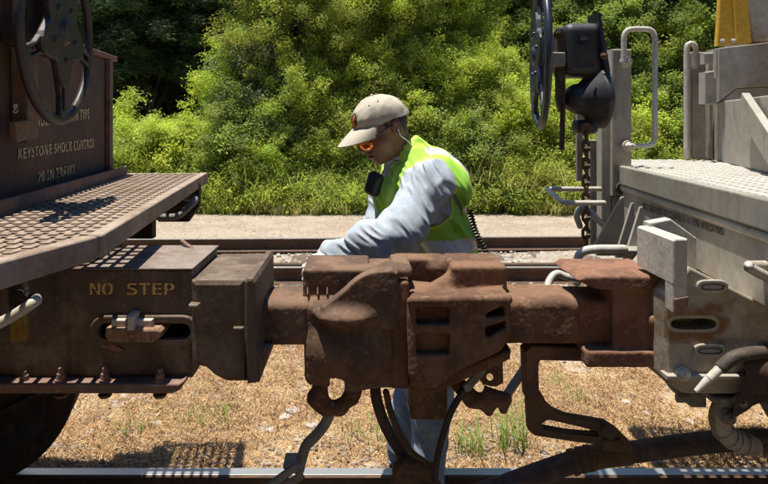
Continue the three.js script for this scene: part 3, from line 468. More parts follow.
  const vLo = P(700, 432, 0.05), vHi = P(800, 336, 0.05);
  part('valve_body', sdfGeo(valve, [vLo.x, vLo.y, 0.0], [vHi.x, vHi.y + 0.02, 0.36], 0.006), M.darkIron, carR);
  const elbow = part('pipe_elbow', spline([P(727, 400, 0.15), P(720, 415, 0.14), P(722, 428, 0.13), P(733, 439, 0.12), P(752, 446, 0.12)], 0.027, 40, 16), M.casting, carR);
  part('pipe_band', [0.5, 0.68, 0.8, 0.92].map(t => { const c = new THREE.CatmullRomCurve3([P(727, 400, 0.15), P(720, 415, 0.14), P(722, 428, 0.13), P(733, 439, 0.12), P(752, 446, 0.12)]), a = c.getPointAt(t), d = c.getTangentAt(t).multiplyScalar(0.005); return cyl(a.clone().sub(d), a.clone().add(d), 0.0295); }), M.casting, elbow);
  part('hose_clamp', [pbox(713, 737, 398, 404, 0.19, 0.11, 0.006), ...bolt(P(727, 416, 0.175), V(0, 0, 1), 0.016, 0.02), ...bolt(P(739, 400, 0.195), V(0, 0, 1), 0.012, 0.02)], M.dirtySteel, elbow);
  // small step with a grating
  const sb = []; for (let i = 0; i < 7; i++) sb.push(beam(PY(744 + i * 9, 328, 1.0), PY(756 + i * 11, 346, 1.0), 0.014, 0.01)); for (let i = 0; i < 5; i++) sb.push(beam(PY(744 + i * 3, 328 + i * 4.5, 1.0), PY(830 + i * 4, 328 + i * 4.5, 1.0), 0.012, 0.012)); part('step_grating', sb, M.greyDeck, carR);
  part('underframe', box(1.75, 4.2, 1.05, 1.2, -1.45, 1.45), M.grey, carR);
  part('wheel', globalThis.wheelGeoOf(V(2.06, RAIL + 0.457, -0.72)), M.darkIron, carR);
}
// chain hanging from the hand brake
{
  const chain = thing('brake_chain', 'rusty brown link chain hanging beside the grey post', 'chain', P(586, 245, -0.66)), z = -0.66, n = 14;
  for (let i = 0; i < n; i++) {
    const c = P(586 + (i % 2) * 0.4, 129 + i * 8.7, z), link = new THREE.TorusGeometry(0.0135, 0.0065, 8, 20); const p = link.attributes.position; for (let k = 0; k < p.count; k++) p.setY(k, p.getY(k) + Math.sign(p.getY(k)) * 0.0075); if (i % 2) link.rotateY(Math.PI / 2 - 0.2); else link.rotateY(0.25); part('link', link.translate(c.x, c.y, c.z), M.rust, chain);
  }
}

// ------------------------------------------------------------------ the two knuckle couplers (castings)
const rustColour = (dark, mid, light, seed) => (x, y, z) => {
  const a = fbm(x * 11 + seed, y * 11, z * 11, 4), b = fbm(x * 60, y * 60 + seed, z * 60, 3), c = noise(x * 190, y * 190, z * 190 + seed);
  let k = mix3(dark, mid, smooth(0.36, 0.62, a)); k = mix3(k, light, 0.4 * smooth(0.55, 0.75, b)); if (c > 0.86 && b > 0.45) k = mix3(k, light.map(v => v * 1.6), 0.35);
  const f = 0.85 + 0.3 * c; return k.map(v => v * f);
};
const rustA = rustColour([0.090, 0.049, 0.027], [0.165, 0.092, 0.052], [0.225, 0.135, 0.082], 3), rustB = rustColour([0.100, 0.047, 0.022], [0.178, 0.090, 0.045], [0.235, 0.135, 0.075], 8), rustOrange = rustColour([0.140, 0.064, 0.034], [0.22, 0.104, 0.058], [0.28, 0.15, 0.088], 14);
const bounds = (x0, x1, y0, y1, zn, zf) => [[Math.min(xAt(x0, zn), xAt(x0, zf)), Math.min(yAt(y1, zn), yAt(y1, zf)), zf], [Math.max(xAt(x1, zn), xAt(x1, zf)), Math.max(yAt(y0, zn), yAt(y0, zf)), zn]];
function casting(name, f, b, cell, colour, parent) { return part(name, sdfGeo(f, b[0], b[1], cell, colour), M.vertexRust, parent); }
{
  const c = thing('coupler', 'rust brown knuckle coupler of the brown car, with ribbed top block and curved guard plate', 'coupler', V(-0.08, 0.95, 0), 'knuckle couplers');
  const shank = rough(sPBox(238, 312, 302, 347, 0.085, -0.1, 0.022), 0.002, 30, 0.001, 160);
  casting('shank', shank, bounds(232, 318, 280, 356, 0.1, -0.13), 0.005, rustA, c);
  let head = union(0.008, sPBox(304, 399, 303, 387, 0.09, -0.16, 0.026), sPBox(302.5, 404, 269, 306, 0.03, -0.17, 0.009), sExt([[322, 308], [334, 299], [345, 290], [354, 281.5], [362, 276], [370, 272.8], [378, 271.5], [393, 270.5], [398, 273], [397, 330], [340, 330]], 0.122, 0.07, 0.005));
  head = union(0.02, head, sEll(P(345, 314, 0.09), 0.082, 0.030, 0.072), sEll(P(350, 348, 0.06), 0.118, 0.118, 0.088));
  head = union(0.012, head, sPBox(384, 413, 268, 277, 0.045, -0.15, 0.012), sCap(P(378, 276, 0.1), P(407, 272, 0.075), 0.012, 0.014), sPBox(306, 331, 340, 386, 0.09, -0.02, 0.018), sExt([[346, 375], [366, 375], [412, 370], [411, 384], [395, 389], [350, 389]], 0.09, -0.1, 0.012));
  head = carve(head, 0.008, sPBox(369, 391, 258, 266, -0.06, -0.19, 0.003), sBox(xAt(330, 0.05), xAt(345, 0.05), yAt(398, 0.05), yAt(368, 0.05), -0.2, 0.2, 0.014));
  head = rough(head, 0.0025, 22, 0.001, 150);
  const hm = casting('coupler_head', head, bounds(296, 420, 245, 398, 0.2, -0.2), 0.0045, rustA, c);
  for (const x of [308, 318, 327.5]) part('casting_rib', beam(P(x, 297, 0.06), P(x, 289.5, 0.034), 0.004, 0.02, V(0, 0, 1)), M.rust, hm);
  const knuckle = rough(union(0.012, sPBox(391, 409.5, 281, 390, 0.098, -0.12, 0.010), sPBox(398, 420, 300, 372, 0.04, -0.12, 0.02)), 0.004, 40);
  casting('knuckle', knuckle, bounds(386, 428, 268, 402, 0.13, -0.14), 0.005, rustB, c);
  const hook = rough(union(0.014, sCap(P(319, 384, 0.04), P(321, 402, 0.04), 0.020, 0.026), sCap(P(314, 398, 0.05), P(326, 409, 0.045), 0.022, 0.017), sCap(P(327, 408, 0.04), P(340, 408, 0.035), 0.02, 0.018), sCap(P(340, 408, 0.035), P(352, 396, 0.03), 0.019, 0.02), sCap(P(352, 396, 0.03), P(356, 382, 0.03), 0.022, 0.024)), 0.006, 60);
  casting('lock_lifter', carve(hook, 0.006, sCap(P(334, 390, -0.1), P(334, 390, 0.2), 0.012)), bounds(300, 368, 374, 424, 0.09, -0.02), 0.004, rustB, c);
}
{
  const c = thing('coupler', 'rust brown knuckle coupler of the grey car, with two square pockets in its face', 'coupler', V(0.3, 0.95, 0), 'knuckle couplers');
  let head = union(0.007, sExt([[408, 303], [414, 298], [440, 301], [480, 300], [512, 297], [513, 338], [502, 353], [460, 373], [434, 391], [412, 388], [408, 376]], 0.135, -0.08, 0.02), sPBox(452, 508, 266, 298, 0.02, -0.17, 0.011));
  head = union(0.022, head, sCap(P(462, 274, -0.03), P(416, 299, 0.03), 0.026, 0.018), sCap(P(466, 284, -0.02), P(430, 300, 0.03), 0.02, 0.014), sCap(P(455, 268, -0.08), P(436, 268, -0.12), 0.026));
  head = union(0.014, head, sPBox(394, 446, 258, 284, -0.11, -0.19, 0.012), sExt([[409, 384], [432, 380], [502, 353], [512, 350], [511, 360], [440, 392], [420, 395], [410, 392]], 0.1, -0.05, 0.008));
  head = union(0.008, head, sCap(P(413, 301, 0.128), P(508, 299, 0.122), 0.013));
  head = carve(head, 0.007, sPBox(416.5, 450, 309, 326, 0.146, 0.103, 0.005), sPBox(416.5, 450, 335.5, 357, 0.146, 0.103, 0.005), sExt([[487, 316], [503, 308], [506, 309], [506, 318], [487, 319]], 0.146, 0.09, 0.004), sExt([[487, 329], [507, 323], [507, 330], [490, 339], [487, 338]], 0.146, 0.09, 0.004));
  head = rough(head, 0.0025, 22, 0.001, 150);
  const hm = casting('coupler_head', head, bounds(386, 520, 244, 402, 0.2, -0.21), 0.0045, rustB, c);
  { const rr = rng(4), marks = []; for (let i = 0; i < 13; i++) { const x = 436 + i * 4.8 + rr(), q = PY(x, 291.5 + rr() * 1.5 - i * 0.08, 1.104); marks.push(box(q.x - 0.0045, q.x + 0.0045, 1.095, 1.1085 + 0.002 * rr(), q.z - 0.008, q.z + 0.008, 0.002)); } marks.forEach(m => part('cast_mark', m, M.rust, hm)); }
  const shank = rough(union(0.02, sPBox(500, 584, 299, 346, 0.085, -0.09, 0.026)), 0.004, 30, 0.0015, 160);
  casting('shank', carve(shank, 0.003, sEll(P(568, 284.5, -0.06), 0.018, 0.012, 0.018)), bounds(492, 594, 278, 354, 0.1, -0.12), 0.005, rustB, c);
  const yoke = rough(carve(union(0.01, sPBox(613, 672, 284, 353, 0.108, -0.1, 0.010), sPBox(570, 625, 300, 346, 0.078, -0.09, 0.02), sExt([[578, 281], [586, 276], [664, 276], [668, 280], [668, 292], [600, 290], [590, 287]], 0.12, -0.11, 0.008), sPBox(587, 670, 352, 368, 0.128, -0.1, 0.005), sPBox(650, 674, 316, 328, 0.13, 0.05, 0.012)), 0.002, sBox(xAt(611, 0.05), xAt(641, 0.05), 1.165, 1.3, 0.018, 0.026, 0.001)), 0.0035, 34, 0.0015, 160);
  casting('yoke', yoke, bounds(570, 682, 250, 376, 0.16, -0.14), 0.005, rustOrange, c);
  const lug = rough(carve(union(0.01, sExt([[478, 360], [500, 352], [504, 358], [504, 384], [496, 388], [484, 386], [478, 378]], 0.05, 0.005, 0.01)), 0.003, sCap(P(490, 377, -0.1), P(490, 377, 0.2), 0.010)), 0.004, 60);
  casting('lifter_lug', lug, bounds(470, 512, 346, 396, 0.08, -0.03), 0.004, rustB, c);
  casting('knuckle_pin_block', rough(sPBox(410, 448, 376, 421, 0.02, -0.08, 0.01), 0.004, 40), bounds(402, 456, 366, 430, 0.05, -0.1), 0.005, rustB, c);
  const glad = rough(carve(union(0.012, sCap(P(458, 384, 0.03), P(472, 399, 0.03), 0.022, 0.024), sCap(P(472, 399, 0.03), P(488, 402, 0.03), 0.02, 0.026), sCap(P(484, 394, 0.03), P(504, 400, 0.03), 0.024, 0.02), sCap(P(504, 400, 0.03), P(503, 410, 0.03), 0.018, 0.012), sCap(P(488, 402, 0.03), P(489, 412, 0.03), 0.016, 0.011)), 0.004, sCap(P(479, 387, -0.1), P(479, 387, 0.2), 0.014)), 0.006, 60);
  part('lever_bar', beam(P(502, 402, 0.0), P(540, 346, -0.05), 0.010, 0.030, V(0.5, 0, 1)), M.blueSteel, c, { label: 'blue grey steel lever bar' });
  casting('lock_lifter', glad, bounds(448, 516, 372, 424, 0.08, -0.02), 0.004, rustB, c);
}
// rods, hoses and levers below the couplers
{
  const t = thing('uncoupling_rod', 'bent steel rod with a forked end hanging under the left coupler', 'rod', P(285, 484, 0.0));
  part('rod', spline([P(331, 405, 0.04), P(327, 420, 0.03), P(318, 433, 0.02), P(306, 446, 0.0), P(302, 458, 0.0), P(299, 470, 0.0)], 0.0155, 40, 12), M.dirtySteel, t);
  part('clevis', [beam(P(297, 466, 0.03), P(258, 494, 0.06), 0.012, 0.022), beam(P(303, 474, -0.02), P(268, 500, 0.0), 0.012, 0.022), pbox(283, 300, 464, 470, 0.035, -0.03, 0.004)], M.dirtySteel, t);
}
{
  const t = thing('air_hose', 'curved rust coated air hose hanging in front of the jeans', 'hose', P(425, 484, 0.0), 'air hoses');
  part('hose', spline([P(375, 380, -0.04), P(376, 396, -0.04), P(383, 420, -0.04), P(393, 440, -0.04), P(404, 456, -0.03), P(416, 468, 0.0)], 0.0165, 50, 14), M.rubber, t);
  part('hose_strap', spline([P(386, 392, -0.03), P(391, 413, -0.02), P(401, 436, -0.01), P(412, 453, 0.0), P(424, 462, 0.0)], 0.010, 50, 10), M.hoseRust, t);
  const lump = rough(union(0.012, sCap(P(406, 464, 0.0), P(430, 470, 0.0), 0.022, 0.022), sCap(P(408, 477, 0.0), P(434, 488, 0.0), 0.026, 0.024), sCap(P(398, 466, 0.0), P(396, 490, 0.0), 0.016)), 0.012, 60);
  part('hose_coupling', sdfGeo(lump, ...bounds(384, 452, 448, 506, 0.06, -0.06), 0.005), M.hoseRust, t);
  part('pull_rod', spline([P(480, 371, 0.06), P(466, 388, 0.06), P(453, 408, 0.06), P(444, 432, 0.05), P(437, 460, 0.05), P(434, 492, 0.05)], 0.0095, 40), M.darkIron, t);
  part('rod_eye', [slab([[463, 386], [468, 382], [481, 367], [486, 368], [486, 373], [471, 391], [466, 393]], 0.075, 0.06, 0.003, [[[474, 381], [476, 379], [477.5, 380.5], [475.5, 382.5]]])], M.dirtySteel, t);
}
{
  const t = thing('air_hose', 'thick dark air hose running from the grey car along the rail, with a rusty collar', 'hose', P(600, 484, -0.05), 'air hoses');
  const pts = [P(470, 498, -0.02), P(505, 486, -0.03), P(540, 473, -0.04), P(585, 459, -0.05), P(640, 451, -0.06), P(700, 443, -0.05), P(740, 440, 0.0), P(775, 441, 0.04), P(840, 446, 0.06)];
  part('hose', spline(pts, 0.031, 90, 18), M.rubber, t);
  const curve = new THREE.CatmullRomCurve3(pts), rings = []; for (let i = 0; i < 5; i++) { const u = 0.305 + i * 0.0115, a = curve.getPointAt(u), d = curve.getTangentAt(u).multiplyScalar(0.0085); rings.push(cyl(a.clone().sub(d), a.clone().add(d), i % 2 ? 0.0335 : 0.0375, i % 2 ? 0.0335 : 0.036, 22)); }
  part('collar', [...rings, ...spline([0.35, 0.38, 0.42, 0.46].map(u => curve.getPointAt(u)), 0.034, 20, 18)], M.hoseRust, t);
}
{
  const t = thing('hose_bracket', 'rusty forked hose bracket hanging from the right coupler', 'bracket', P(560, 450, 0.03));
  part('hanger_bar', [slab([[525, 352], [532, 346], [585, 348], [586, 362], [541, 361], [539, 366], [540, 398], [527, 400]], 0.06, 0.0, 0.006)], M.rust, t);
  part('fork', slab([[527, 396], [530, 394], [541, 393], [544, 397], [548, 405], [556, 412], [568, 417], [608, 424], [619, 431], [634, 446], [632, 452], [606, 452], [603, 446], [570, 441.5], [535, 436], [529, 431]], 0.045, 0.01, 0.003, [[[542, 430.5], [541, 423], [548, 418.5], [566, 422.5], [599, 430.5], [600, 438], [570, 435.5]]]), M.hoseRust, t);
  part('fork_pin', [cyl(P(610, 432, 0.075), P(610, 432, -0.01), 0.02), pbox(604, 622, 440, 452, 0.06, -0.06, 0.008)], M.hoseRust, t);
}

// ------------------------------------------------------------------ the railway worker
{
  const t = thing('person', 'railway worker in tan cap, orange sunglasses and lime vest bending over the couplers', 'person', V(xAt(435, -0.78), 0, -0.78));
  const yaw = 0.42, fwd = V(-Math.cos(yaw), 0, Math.sin(yaw)), left = V(Math.sin(yaw), 0, Math.cos(yaw)), up = V(0, 1, 0);
  const hip = P(444, 300, -0.79), waist = P(441, 258, -0.79), chest = P(422, 206, -0.785), top = P(421, 173, -0.78), neck = P(407, 148, -0.775);
  const off = (p, l, f = 0, u = 0) => p.clone().addScaledVector(left, l).addScaledVector(fwd, f).addScaledVector(up, u);
  const shL = P(429, 184, -0.605), elL = P(405, 229, -0.49), wrL = P(333, 256, -0.40), shR = off(top, -0.175, 0.02, -0.02), elR = P(374, 226, -0.86), wrR = P(360, 266, -0.66);
  // cloth folds: shallow ridges along a direction
  const fold = (x, y, z) => { const s = x * 0.78 + y * 0.62, w = y * 0.78 - x * 0.62, q = 0.9 * noise(w * 5, z * 6, s * 5), a = noise(s * 19 + q * 2.4 + z * 5, w * 5.5, z * 6), b = noise(s * 44 + q * 4, w * 13, z * 14 + 5); return 0.034 * (Math.sqrt(Math.pow(Math.abs(a - 0.5) * 2, 2) + 0.006) - 0.07) + 0.013 * (Math.sqrt(Math.pow(Math.abs(b - 0.5) * 2, 2) + 0.03) - 0.17); };
  const lay = (c, ax, ay, az) => { const o = sEll(V(0, 0, 0), ax, ay, az); return (x, y, z) => { const dx = x - c.x, dz = z - c.z; return o(dx * left.x + dz * left.z, y - c.y, dx * fwd.x + dz * fwd.z); }; };
  const torso = union(0.07, lay(hip, 0.175, 0.14, 0.13), lay(waist, 0.162, 0.14, 0.128), lay(chest.clone().lerp(waist, 0.5), 0.172, 0.14, 0.136), lay(chest, 0.188, 0.13, 0.142), lay(P(437, 184, -0.80), 0.165, 0.095, 0.112), lay(P(404, 198, -0.765), 0.155, 0.10, 0.115), lay(off(top, 0, -0.01), 0.16, 0.085, 0.105), sCap(shL, shR, 0.072, 0.07), sCap(off(top, 0.0, -0.005, 0.02), neck, 0.075, 0.058));
  const arms = union(0.04, sCap(shL, elL, 0.082, 0.078), sCap(elL, P(370, 243, -0.44), 0.078, 0.067), sCap(P(370, 243, -0.44), wrL, 0.067, 0.050));
  const armR = union(0.03, sCap(shR, elR, 0.07, 0.06), sCap(elR, wrR, 0.058, 0.044));
  const shirtF = (x, y, z) => { let d = smin(smin(torso(x, y, z), arms(x, y, z), 0.035), armR(x, y, z), 0.03); return Math.abs(d) < 0.05 ? d + fold(x, y, z) - 0.012 : d; };
  const cut = (f, ...planes) => (x, y, z) => { let d = f(x, y, z); for (const p of planes) d = Math.max(d, p(x, y, z)); return d; };
  const waistY = hip.y + 0.02;
  const shirt = cut(shirtF, (x, y, z) => waistY - 0.05 - y, (x, y, z) => (y - (neck.y - 0.005)) * 0.9 + ((x - neck.x) * fwd.x + (z - neck.z) * fwd.z) * 0.45);
  const sLo = [-0.32, waistY - 0.08, -1.1], sHi = [0.5, neck.y + 0.08, -0.28];
  const cloth = (base, light, seed) => (x, y, z) => { const a = fbm(x * 30 + seed, y * 30, z * 30, 3), b = noise(x * 160, y * 160, z * 160); return mix3(base, light, smooth(0.35, 0.7, a)).map(v => v * (0.92 + 0.16 * b)); };
  const clothMat = o => std(Object.assign({ vertexColors: true, roughness: 0.95, bumpMap: fineGrain, bumpScale: 0.0002 }, o));
  // body under the clothes: head, neck and jaw in one piece
  const pitch = 0.44, hYaw = 0.52, hf0 = V(-Math.cos(hYaw), 0, Math.sin(hYaw)), hl = V(Math.sin(hYaw), 0, Math.cos(hYaw)), hf = hf0.clone().multiplyScalar(Math.cos(pitch)).addScaledVector(up, -Math.sin(pitch)), hu = hf0.clone().multiplyScalar(Math.sin(pitch)).addScaledVector(up, Math.cos(pitch));
  const hc = P(383, 128, -0.735), SC = 1.1, H = (l, u, f) => hc.clone().addScaledVector(hl, l * SC).addScaledVector(hu, u * SC).addScaledVector(hf, f * SC);
  const inHead = f => (x, y, z) => { const a = (x - hc.x) / SC, b = (y - hc.y) / SC, c = (z - hc.z) / SC; return SC * f(a * hl.x + b * hl.y + c * hl.z, a * hu.x + b * hu.y + c * hu.z, a * hf.x + b * hf.y + c * hf.z); };
  const o = V(0, 0, 0);
  const face = union(0.022, sEll(V(0, 0.022, -0.008), 0.076, 0.092, 0.097), sEll(V(0, -0.052, 0.033), 0.062, 0.066, 0.061), sEll(V(0, -0.092, 0.062), 0.026, 0.020, 0.022), sEll(V(0.042, -0.03, 0.052), 0.026, 0.024, 0.022), sEll(V(-0.042, -0.03, 0.052), 0.026, 0.024, 0.022), sEll(V(0, 0.018, 0.082), 0.05, 0.016, 0.016));
  const nose = union(0.010, sCap(V(0, 0.002, 0.090), V(0, -0.034, 0.114), 0.009, 0.013), sEll(V(0.014, -0.037, 0.103), 0.010, 0.009, 0.011), sEll(V(-0.014, -0.037, 0.103), 0.010, 0.009, 0.011));
  const lips = union(0.004, sEll(V(0, -0.060, 0.092), 0.025, 0.0075, 0.012), sEll(V(0, -0.072, 0.090), 0.022, 0.008, 0.012));
  const ear = s => carve(union(0.006, sEll(V(s * 0.079, -0.004, -0.008), 0.012, 0.033, 0.021)), 0.004, sEll(V(s * 0.093, -0.002, -0.004), 0.009, 0.020, 0.012));
  const headF = carve(union(0.007, union(0.010, face, nose, lips), ear(1), ear(-1)), 0.012, sEll(V(0.032, -0.004, 0.103), 0.018, 0.011, 0.018), sEll(V(-0.032, -0.004, 0.103), 0.018, 0.011, 0.018), sEll(V(0, -0.066, 0.105), 0.02, 0.0015, 0.01));
  const headW = inHead(headF), neckF = sCap(H(0, -0.06, -0.03), off(top, 0, -0.01), 0.056, 0.066);
  const skinF = (x, y, z) => smin(headW(x, y, z), neckF(x, y, z), 0.03);
  const skinC = (x, y, z) => { const a = (x - hc.x) / SC, b = (y - hc.y) / SC, c = (z - hc.z) / SC, U = a * hu.x + b * hu.y + c * hu.z, Fd = a * hf.x + b * hf.y + c * hf.z, L = a * hl.x + b * hl.y + c * hl.z; const n = fbm(x * 90, y * 90, z * 90, 3); let k = mix3([0.21, 0.105, 0.062], [0.275, 0.145, 0.088], n); const hair = Math.abs(L) < 0.078 && Fd < 0.03 && U > 0.016 + 0.01 * (n - 0.5) - smooth(-0.03, -0.05, Fd) * 0.055 && !(Math.abs(L) > 0.069 && Math.abs(U) < 0.04 && Fd < 0.016 && Fd > -0.03); if (hair) k = [0.016, 0.012, 0.011]; const lip = U < -0.052 && U > -0.08 && Math.abs(L) < 0.024 && Fd > 0.085; if (lip) k = mix3(k, [0.17, 0.065, 0.05], 0.5); return k; };
  const hb = [V(1, 1, 1), V(-1, -1, -1)]; const hLo = [hc.x - 0.17, top.y - 0.05, hc.z - 0.18], hHi = [hc.x + 0.18, hc.y + 0.17, hc.z + 0.18];
  part('body', sdfGeo(skinF, hLo, hHi, 0.0033, skinC), std({ vertexColors: true, roughness: 0.55, bumpMap: fineGrain, bumpScale: 0.0003 }), t);
  const shirtPart = part('shirt', sdfGeo(shirt, sLo, sHi, 0.0045, cloth([0.355, 0.40, 0.435], [0.44, 0.475, 0.495], 2)), clothMat(), t, { label: 'pale blue work shirt' });
  // collar and shoulder seam
  const collar = cut((x, y, z) => Math.abs(union(0.02, sCap(H(0, -0.075, -0.035), off(top, 0, 0.0, 0.0), 0.064, 0.085))(x, y, z)) - 0.0045, (x, y, z) => { const q = (x - neck.x) * fwd.x + (z - neck.z) * fwd.z; return (y - (neck.y + 0.006 - q * 0.55)); }, (x, y, z) => neck.y - 0.05 - y - ((x - neck.x) * fwd.x + (z - neck.z) * fwd.z) * 0.5);
  part('collar', sdfGeo(collar, [neck.x - 0.15, neck.y - 0.12, neck.z - 0.15], [neck.x + 0.15, neck.y + 0.12, neck.z + 0.15], 0.004, cloth([0.40, 0.43, 0.47], [0.48, 0.50, 0.53], 6)), clothMat(), shirtPart);
  // vest: a shell over the shirt with wide armholes; tapes and bindings are pieces of it
  const hole = (sh, s) => { const a = off(sh, s * 0.14, 0.02, -0.06), b = off(sh, s * 0.02, 0.012, -0.06); return sCap(a, b, 0.122, 0.104); };
  const armholeL = hole(shL, 1), armholeR = hole(shR, -1);
  const vestBottom = P(440, 262, -0.7).y;
  const vOuter = (x, y, z) => { const d = torso(x, y, z); return Math.abs(d) < 0.06 ? d - 0.016 + fold(x, y, z) * 0.9 : d - 0.011; };
  const neckHole = sCap(off(neck, 0, 0.03, 0.05), off(neck, 0, 0.05, -0.03), 0.060, 0.050), openFront = (x, y, z) => { const l = (x - chest.x) * left.x + (z - chest.z) * left.z, f = (x - chest.x) * fwd.x + (z - chest.z) * fwd.z; return f > 0.02 ? Math.abs(l + 0.04) - 0.008 - Math.max(0, y - chest.y) * 0.15 : 1; };
  const vest = cut(vOuter, (x, y, z) => -armholeL(x, y, z), (x, y, z) => -armholeR(x, y, z), (x, y, z) => -neckHole(x, y, z), (x, y, z) => vestBottom - y, (x, y, z) => -openFront(x, y, z), (x, y, z) => -(torso(x, y, z) + 0.012));
  const vg = sdfGeo(vest, sLo, sHi, 0.005).toNonIndexed(), sets = { vest: [], reflective_tape: [], binding: [] }, vp = vg.attributes.position, vn = vg.attributes.normal;
  for (let i = 0; i < vp.count; i += 3) {
    let x = 0, y = 0, z = 0; for (let k = 0; k < 3; k++) { x += vp.getX(i + k) / 3; y += vp.getY(i + k) / 3; z += vp.getZ(i + k) / 3; }
    const l = (x - chest.x) * left.x + (z - chest.z) * left.z, f = (x - chest.x) * fwd.x + (z - chest.z) * fwd.z, h = y - vestBottom, strap = Math.abs(Math.abs(l + 0.01) - 0.105);
    const near = Math.min(Math.abs(armholeL(x, y, z)), Math.abs(armholeR(x, y, z)), Math.abs(neckHole(x, y, z)), h);
    let k = 'vest'; if (near < 0.013) k = 'binding'; else if (h > 0.045 && h < 0.10) k = strap < 0.014 && f < 0.1 ? 'binding' : 'reflective_tape'; else if (strap < 0.024 && y > chest.y - 0.02) k = f < 0.03 ? 'reflective_tape' : 'vest'; else if (strap < 0.042 && y > chest.y - 0.02) k = 'binding'; else if (strap < 0.012) k = 'binding';
    sets[k].push(i, i + 1, i + 2);
  }
  const pick = list => { const g = new THREE.BufferGeometry(), p = [], n = []; for (const i of list) { p.push(vp.getX(i), vp.getY(i), vp.getZ(i)); n.push(vn.getX(i), vn.getY(i), vn.getZ(i)); } g.setAttribute('position', new THREE.Float32BufferAttribute(p, 3)); g.setAttribute('normal', new THREE.Float32BufferAttribute(n, 3)); return g; };
  const fabric = (r, g, b, o = {}) => std(Object.assign({ color: new THREE.Color(r, g, b), roughness: 0.85, bumpMap: fineGrain, bumpScale: 0.0002 }, o));
  const vestPart = part('vest', pick(sets.vest), fabric(0.35, 0.67, 0.065), t, { label: 'lime safety vest' });
  part('reflective_tape', pick(sets.reflective_tape), fabric(0.60, 0.62, 0.63, { roughness: 0.5 }), vestPart); part('binding', pick(sets.binding), fabric(0.62, 0.83, 0.12), vestPart);
  // jeans and boots
  const kneeL = P(430, 408, -0.66), ankL = V(xAt(424, -0.64), 0.12, -0.64), kneeR = P(408, 405, -0.95), ankR = V(xAt(402, -0.97), 0.12, -0.97), hipL = off(hip, 0.085, 0, -0.03), hipR = off(hip, -0.085, 0, -0.03);
  const legs = union(0.05, lay(hip, 0.172, 0.13, 0.128), sCap(hipL, kneeL, 0.098, 0.078), sCap(kneeL, ankL, 0.080, 0.078), sCap(hipR, kneeR, 0.098, 0.072), sCap(kneeR, ankR, 0.075, 0.072));
  const jeans = cut((x, y, z) => { const d = legs(x, y, z); return Math.abs(d) < 0.05 ? d + 0.9 * fold(x, y, z) - 0.004 : d; }, (x, y, z) => y - waistY, (x, y, z) => 0.095 - y);
  part('jeans', sdfGeo(jeans, [-0.2, 0.05, -1.12], [0.5, waistY + 0.05, -0.5], 0.008, cloth([0.16, 0.215, 0.275], [0.26, 0.31, 0.36], 5)), clothMat(), t, { label: 'faded blue jeans' });
  for (const a of [ankL, ankR]) { const b = union(0.02, sCap(V(a.x + 0.02, 0.045, a.z), V(a.x - 0.15, 0.04, a.z + 0.05), 0.042, 0.038), sCap(V(a.x, 0.05, a.z), V(a.x, 0.17, a.z), 0.045, 0.05)); part('boot', sdfGeo(cut(b, (x, y, z) => 0.008 - y), [a.x - 0.25, -0.02, a.z - 0.12], [a.x + 0.12, 0.26, a.z + 0.14], 0.008), fabric(0.10, 0.06, 0.035), t); }
  // gloved hands, five fingers each, closed on the lever behind the couplers
  const hand = (w, dir, palmDown) => {
    const d = dir.clone().normalize(), s = V().crossVectors(palmDown, d).normalize(), n = V().crossVectors(d, s), at = (a, b, c) => w.clone().addScaledVector(d, a).addScaledVector(s, b).addScaledVector(n, c), fs = [sCap(at(0, 0, 0), at(0.05, 0, 0), 0.03, 0.032), sCap(at(0.06, -0.03, 0), at(0.06, 0.03, 0), 0.019, 0.018), sCap(at(-0.06, 0, 0), at(0.0, 0, 0), 0.042, 0.034)];
    const fingers = [[-0.034, 0.075, 0.036], [-0.012, 0.085, 0.042], [0.011, 0.082, 0.040], [0.033, 0.072, 0.031]]; let f = union(0.02, ...fs);
    for (const [b, l, m] of fingers) f = union(0.006, f, sCap(at(l - 0.02, b, 0.0), at(l + m * 0.75, b * 1.05, -0.012), 0.0105, 0.010), sCap(at(l + m * 0.75, b * 1.05, -0.012), at(l + m * 0.9, b, -0.042), 0.0098, 0.0092), sCap(at(l + m * 0.9, b, -0.042), at(l + m * 0.45, b, -0.06), 0.0092, 0.0085));
    f = union(0.01, f, sCap(at(0.025, 0.03, -0.005), at(0.055, 0.056, -0.022), 0.013, 0.0115), sCap(at(0.055, 0.056, -0.022), at(0.085, 0.05, -0.042), 0.0115, 0.0095));
    return sdfGeo(rough(f, 0.004, 60), [w.x - 0.19, w.y - 0.19, w.z - 0.19], [w.x + 0.19, w.y + 0.19, w.z + 0.19], 0.0042);
  };
  part('glove', hand(wrL, P(298, 274, -0.30).sub(wrL), V(0, 1, 0.2)), fabric(0.66, 0.63, 0.55), t); part('glove', hand(wrR, V(-0.25, -0.35, 0.5), V(0, 1, 0.4)), fabric(0.66, 0.63, 0.55), t);
  // cap: crown of six panels, bill, emblem, eyelets
  const capMat = fabric(0.47, 0.41, 0.315, { side: THREE.DoubleSide }), crown = new THREE.BufferGeometry(), cp = [], ci = [], NU = 72, NV = 22;
  for (let j = 0; j <= NV; j++) for (let i = 0; i < NU; i++) {
    const a = i / NU * Math.PI * 2, v = j / NV * (Math.PI * 0.5 + 0.12), seam = Math.pow(Math.abs(Math.cos(a * 3)), 40) * 0.0018, wr = 0.013 * (fbm(Math.cos(a) * 2.2 + 9, v * 3, Math.sin(a) * 2.2, 3) - 0.5), r = Math.sin(v), b = 1 + (seam + wr) / 0.1;
    const fz = Math.cos(a) * r, fx = Math.sin(a) * r, squash = Math.pow(Math.max(0, Math.cos(v)), 0.82), y0 = 0.046 - 0.026 * Math.max(0, -Math.cos(a)) * r;
    cp.push(...H(fx * 0.0855 * b, y0 + 0.080 * squash * b - (v > Math.PI / 2 ? (v - Math.PI / 2) * 0.09 : 0), fz * 0.109 * b - 0.006).toArray());
  }
